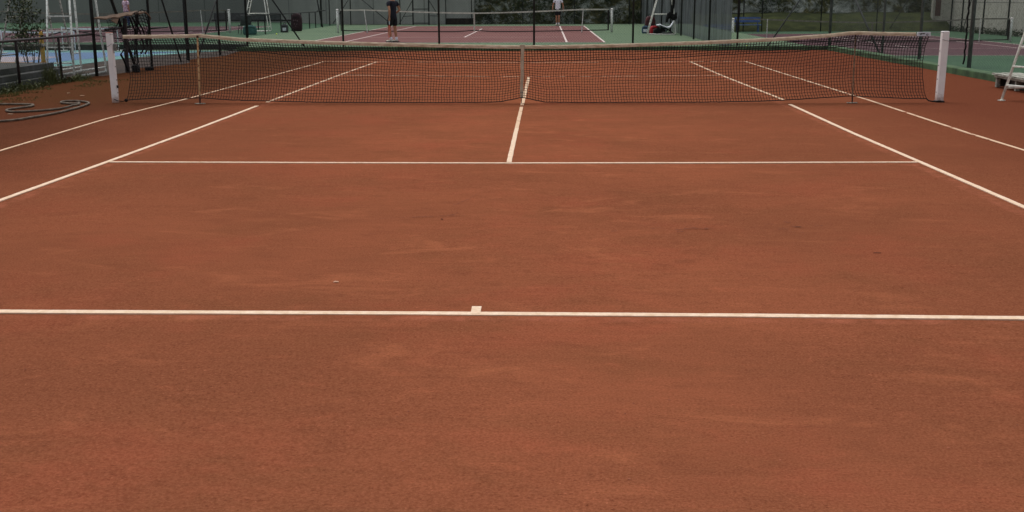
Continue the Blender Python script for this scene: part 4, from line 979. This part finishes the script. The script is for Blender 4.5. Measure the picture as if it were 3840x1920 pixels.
STAND = dict(pelvis=(0, 0, .95), waist=(0, 0, 1.10), chest=(0, .0, 1.30), neckbase=(0, .01, 1.45), neck=(0, .005, 1.52), jaw=(0, -.02, 1.59), head=(0, -.005, 1.67), crown=(0, .005, 1.745),
             shoulder=[(-.195, .01, 1.42), (.195, .01, 1.42)], elbow=[(-.25, .03, 1.14), (.25, .03, 1.14)], wrist=[(-.27, -.04, .90), (.27, -.04, .90)], hand=[(-.275, -.08, .79), (.275, -.08, .79)],
             hip=[(-.095, 0, .90), (.095, 0, .90)], knee=[(-.11, -.03, .50), (.11, -.03, .50)], ankle=[(-.115, .02, .085), (.115, .02, .085)], toe=[(-.13, -.17, .03), (.13, -.17, .03)])
def pose(**k): d = dict(STAND); d.update(k); return d
# player in black, walking away to the left and looking down court, racket hanging from the near hand
pA = pose(pelvis=(0, 0, .96), shoulder=[(-.20, .03, 1.42), (.20, -.01, 1.41)], elbow=[(-.29, .06, 1.14), (.25, -.10, 1.15)], wrist=[(-.31, .0, 1.05), (.235, -.10, .90)], hand=[(-.23, -.10, 1.03), (.22, -.13, .79)],
          elbow_=0, knee=[(-.12, .0, .50), (.11, -.06, .51)], ankle=[(-.13, .05, .085), (.12, .03, .085)], toe=[(-.13, -.14, .03), (.14, -.165, .03)], hem=.86)
pA['elbow'] = [(-.27, .10, 1.16), (.26, .09, 1.15)]; pA['wrist'] = [(-.30, -.10, 1.02), (.25, .07, .90)]; pA['hand'] = [(-.26, -.20, 1.0), (.24, .05, .79)]
PA_LOC, PA_RZ = (-5.335, 24.5, .005), R(240)
person('player in black shirt and shorts holding a lowered racket, back half turned', PA_LOC, PA_RZ, pA, 'shirt_black', 'shorts_black').scale = (1.12, 1.12, 1.0)
pB = pose(wrist=[(-.30, -.02, .91), (.30, -.02, .91)], elbow=[(-.29, .05, 1.15), (.29, .05, 1.15)], hand=[(-.31, -.05, .80), (.31, -.05, .80)], knee=[(-.08, -.02, .50), (.07, -.09, .51)], ankle=[(-.075, .10, .085), (.06, -.02, .085)], toe=[(-.11, -.09, .03), (.08, -.21, .03)], hem=.93)
person('player in white T-shirt and black shorts walking behind the far baseline', (.98, 47.95, .003), R(-4), pB, 'shirt_white', 'shorts_black')
pC = pose(hem=.96, elbow=[(-.26, .06, 1.15), (.24, -.02, 1.15)], wrist=[(-.25, -.02, .92), (.16, -.16, 1.05)], hand=[(-.25, -.06, .81), (.06, -.20, 1.06)])
person('person in pink-print blouse and blue jeans standing beyond the wooden board', (-21.9, 42.4, 0), R(150), pC, 'print', 'jeans', True, sleeve=.6, flare=1.06)
# racket in the black-shirted player's hand
rk_ = thing('tennis_racket', 'orange-framed racket hanging from the hand of the player in black', 'racket', PA_LOC, PA_RZ)
hx = Vector((.252, .055, .84)); dd = Vector((.02, -.03, -1)).normalized(); uu = dd.cross(Vector((.8, -.6, 0))).normalized()
MB().tube([hx - dd * .04, hx + dd * .2], .0165, 8).build('grip', 'whiteplastic', rk_)
cN = hx + dd * .50; el_ = [cN + dd * .17 * math.cos(q) + uu * .128 * math.sin(q) for q in [2 * math.pi * i / 28 for i in range(28)]]
f = MB(); f.tube(el_, .012, 7, closed=True); f.tube([hx + dd * .2, hx + dd * .27 + uu * .03, cN - dd * .13 + uu * .08], .010, 6); f.tube([hx + dd * .2, hx + dd * .27 - uu * .03, cN - dd * .13 - uu * .08], .010, 6); f.build('frame', 'racket', rk_)
g_ = MB()
for i in range(-6, 7):
    a = i / 7; L = math.sqrt(1 - a * a)
    g_.tube([cN + uu * .128 * a - dd * .17 * L, cN + uu * .128 * a + dd * .17 * L], .0012, 3); g_.tube([cN + dd * .17 * a - uu * .128 * L, cN + dd * .17 * a + uu * .128 * L], .0012, 3)
g_.build('strings', 'string', rk_)
# balls
for lab, p in (('yellow tennis ball on the far green surround near the left railing', (-11.75, 33.2, .034)), ('yellow tennis ball behind the headband below the windscreen', (6.0, 21.8, .034)), ('tennis ball lying by the wire fence next to the windscreen end', (7.0, 20.5, .0))):
    z = p[2] if p[0] < 7 else -.014
    b = MB(); b.sphere((0, 0, 0), .036, 16); o = b.build('tennis_ball', 'ball', None, True); o.location = (p[0], p[1], z); tag(o, lab, 'ball', 'tennis balls lying on the far courts')
    q = MB(); q.tube([(.0365 * math.cos(a) * math.cos(.45 * math.sin(2 * a)), .0365 * math.sin(a) * math.cos(.45 * math.sin(2 * a)), .0365 * math.sin(.45 * math.sin(2 * a))) for a in [2 * math.pi * i / 32 for i in range(32)]], .0014, 4, closed=True); q.build('seam', 'whiteplastic', o)

# ------------------------------------------------------------------ bags and clothes by the umpire chair
def bag(name, label, loc, rz, size, m, strapm='blackcloth', pocket=None, cat='bag', handle=True):
    t = thing(name, label, cat, loc, rz, 'bags left beside the far court'); L, D, H = size
    b = MB(); bm = bmesh.new(); bmesh.ops.create_cube(bm, size=1); bmesh.ops.subdivide_edges(bm, edges=bm.edges[:], cuts=4, use_grid_fill=True); bm.verts.index_update(); vs = []
    for v in bm.verts:
        p = v.co; k = 1 - .28 * (abs(p.x) * 2) ** 4 * .8; s = 1 - .3 * (abs(p.z) * 2) ** 4 * .5
        vs.append((p.x * L * s, p.y * D * k * (1 - .25 * max(0, p.z)), (p.z + .5) * H * (1 - .12 * (abs(p.x) * 2) ** 3) + .012 * nz(p.x * 4, p.y * 4, p.z * 4 + loc[0])))
    fs = [[v.index for v in f.verts] for f in bm.faces]; bm.free(); b.add(vs, fs); b.build('bag_body', m, t, True)
    if handle: MB().tube([(-L * .22, -D * .1, H * .93), (-L * .15, -D * .1, H * 1.12), (L * .15, -D * .1, H * 1.12), (L * .22, -D * .1, H * .93)], .014, 6).build('handle', strapm, t, True)
    MB().tube([(-L * .4, -D * .49, H * .72), (0, -D * .52, H * .76), (L * .4, -D * .49, H * .72)], .010, 5).build('zip', strapm, t)
    if pocket: MB().cbox((0, -D * .5, H * .38), (L * .55, .03, H * .36), 0, .012).build('pocket', pocket, t)
    return t
bag('sports_bag', 'bright red sports bag lying left of the umpire chair leg', (5.12, 33.0, 0), R(10), (.42, .3, .36), 'red', pocket='whiteplastic')
bag('sports_bag', 'blue and white bag at the far left of the bag heap', (4.82, 34.0, 0), R(-20), (.34, .3, .34), 'bagblue', pocket='whiteplastic')
bag('sports_bag', 'black holdall on the ground between the umpire chair legs', (5.28, 32.7, 0), R(5), (.5, .3, .26), 'blackcloth')
bag('sports_bag', 'teal bag slumped against the white lounger seat', (5.50, 33.1, 0.10), R(20), (.34, .26, .20), 'teal', pocket='whiteplastic')
bag('racket_bag', 'dark maroon racket bag standing upright behind the red bag', (5.02, 34.2, 0), R(8), (.44, .26, .76), 'maroon2', pocket='maroon')
sh1 = MB(); sh1.cbox((0, 0, .06), (.30, .12, .10), 0, .035, .006); sh1.cbox((.16, .06, .055), (.26, .11, .09), .3, .03, .006); o = sh1.build('towel', 'greyplastic', None, True); o.location = (5.52, 32.35, 0); tag(o, 'crumpled grey towel under the white lounger', 'towel')
lo_ = thing('lounger', 'white plastic reclining seat on dark legs under the umpire chair', 'lounger', (5.78, 32.75, 0), 0)
vs = []; P = [(-.62, .40), (-.46, .42), (-.28, .34), (-.14, .30), (-.04, .32), (.06, .46), (.16, .64), (.25, .80)]
for x, z in P: vs += [(x, -.30, z), (x + .02, .30, z + .02), (x + .01, .30, z - .01), (x - .01, -.30, z - .03)]
fs = [(i * 4 + j, i * 4 + (j + 1) % 4, i * 4 + 4 + (j + 1) % 4, i * 4 + 4 + j) for i in range(len(P) - 1) for j in range(4)] + [(3, 2, 1, 0), tuple(len(vs) - 4 + j for j in range(4))]
MB().add(vs, fs).build('seat_shell', 'whiteplastic', lo_, True)
for y in (-.22, .22):
    MB().tube([(-.45, y, .34), (-.2, y, .0)], .016, 6).build('leg', 'blackcloth', lo_); MB().tube([(-.15, y, .24), (.18, y, .0)], .016, 6).build('leg', 'blackcloth', lo_); MB().tube([(.0, y, .25), (-.1, y, 0)], .016, 6).build('leg', 'blackcloth', lo_)
jk = thing('jacket', 'black jacket draped over the bar of the umpire chair with sleeves hanging', 'jacket', (5.75, 32.06, .87), 0)
b = MB(); vs = []; fs = []; nx_ = 14
for k, (yy, zz) in enumerate(((-.05, -.17), (-.055, -.10), (-.05, -.03), (-.03, .035), (.0, .05), (.03, .035), (.05, -.03), (.055, -.2))):
    for i in range(nx_ + 1):
        u = i / nx_ - .5; z = zz + .03 * math.sin(i * 1.3 + k) + (-.05 * math.cos(i * .9) if k == 0 else 0)
        vs.append((u * (.40 + .04 * math.sin(k)), yy + .015 * math.sin(i * 2.0 + k * .7), z + .035 * math.sin(i * .5)))
for k in range(7):
    for i in range(nx_): a = k * (nx_ + 1) + i; fs.append((a, a + 1, a + nx_ + 2, a + nx_ + 1))
b.add(vs, fs); b.build('jacket_body', 'blackcloth', jk, True)
for x0, x1, L in ((-.17, -.22, .34), (.10, .09, .26)): MB().tube([(x0, -.07, -.05), (x1 + .01, -.08, -L * .6), (x1, -.08, -L)], [.07, .06, .045], 8).build('sleeve', 'blackcloth', jk, True)
MB().tube([(.02, .02, .04), (.06, .04, .5), (.04, .05, 1.0)], [.05, .06, .06], 8).build('hanging_coat_tail', 'blackcloth', jk, True)

# ------------------------------------------------------------------ clutter left of the far court
ch = thing('chair', 'dark grey plastic chair behind the low railing by the left umpire chair', 'chair', (-13.55, 34.6, 0), R(-60))
b = MB(); vs = []; P = [(-.25, .40), (-.1, .42), (.12, .40), (.2, .45), (.26, .65), (.30, .86)]
for x, z in P: vs += [(x, -.25, z), (x, .25, z), (x + .015, .25, z - .03), (x + .015, -.25, z - .03)]
fs = [(i * 4 + j, i * 4 + (j + 1) % 4, i * 4 + 4 + (j + 1) % 4, i * 4 + 4 + j) for i in range(len(P) - 1) for j in range(4)] + [(3, 2, 1, 0), tuple(len(vs) - 4 + j for j in range(4))]
b.add(vs, fs); b.build('seat_shell', 'greyplastic', ch, True)
for x, y in ((-.22, -.22), (-.22, .22), (.22, -.22), (.22, .22)): MB().tube([(x * .8, y * .9, .39), (x * 1.15, y * 1.1, 0)], .018, 6).build('leg', 'greyplastic', ch)
bag('sports_bag', 'dark teal bag on the ground below the grey chair by the low railing', (-13.0, 33.4, 0), R(15), (.62, .4, .42), 'teal')
bag('sports_bag', 'black and white bag standing against the low railing beside the maroon bag', (-12.15, 36.6, 0), R(0), (.30, .24, .40), 'greyplastic', pocket='whiteplastic')
bag('racket_bag', 'tall maroon bag with pale print hanging on the low railing', (-11.75, 37.4, .04), R(-12), (.52, .22, .84), 'maroon', pocket=None, handle=False)
mbg = [o for o in bpy.data.objects if o.name.startswith('racket_bag')][-1]
pr_ = MB()
for (x, z, w_, h_) in ((-.10, .50, .05, .07), (.0, .52, .06, .05), (.10, .49, .05, .07), (-.06, .34, .05, .05), (.06, .33, .06, .05), (.0, .24, .05, .04)): pr_.cbox((x, -.135, z), (w_, .012, h_), 0, .003)
MAT['dull_print'] = mat('dull_pink_print', srgb(112, 92, 98), srgb(70, 54, 58), 20)
pr_.build('pale_print', 'dull_print', mbg)
br = thing('barrier', 'dark horizontal barrier rail in front of the left umpire chair', 'barrier', (-14.4, 41.2, 0))
MB().tube([(-2.6, 0, .5), (2.0, 0, .48)], .055, 8).build('rail', 'steel', br)
for x in (-2.4, -.2, 1.8): MB().tube([(x, 0, 0), (x, 0, .5)], .035, 8).build('post', 'steel', br)
MB().box((-2.5, .02, .5), (1.0, .06, .86)).build('panel', 'greyplastic', br)
print('objects', len(bpy.data.objects))
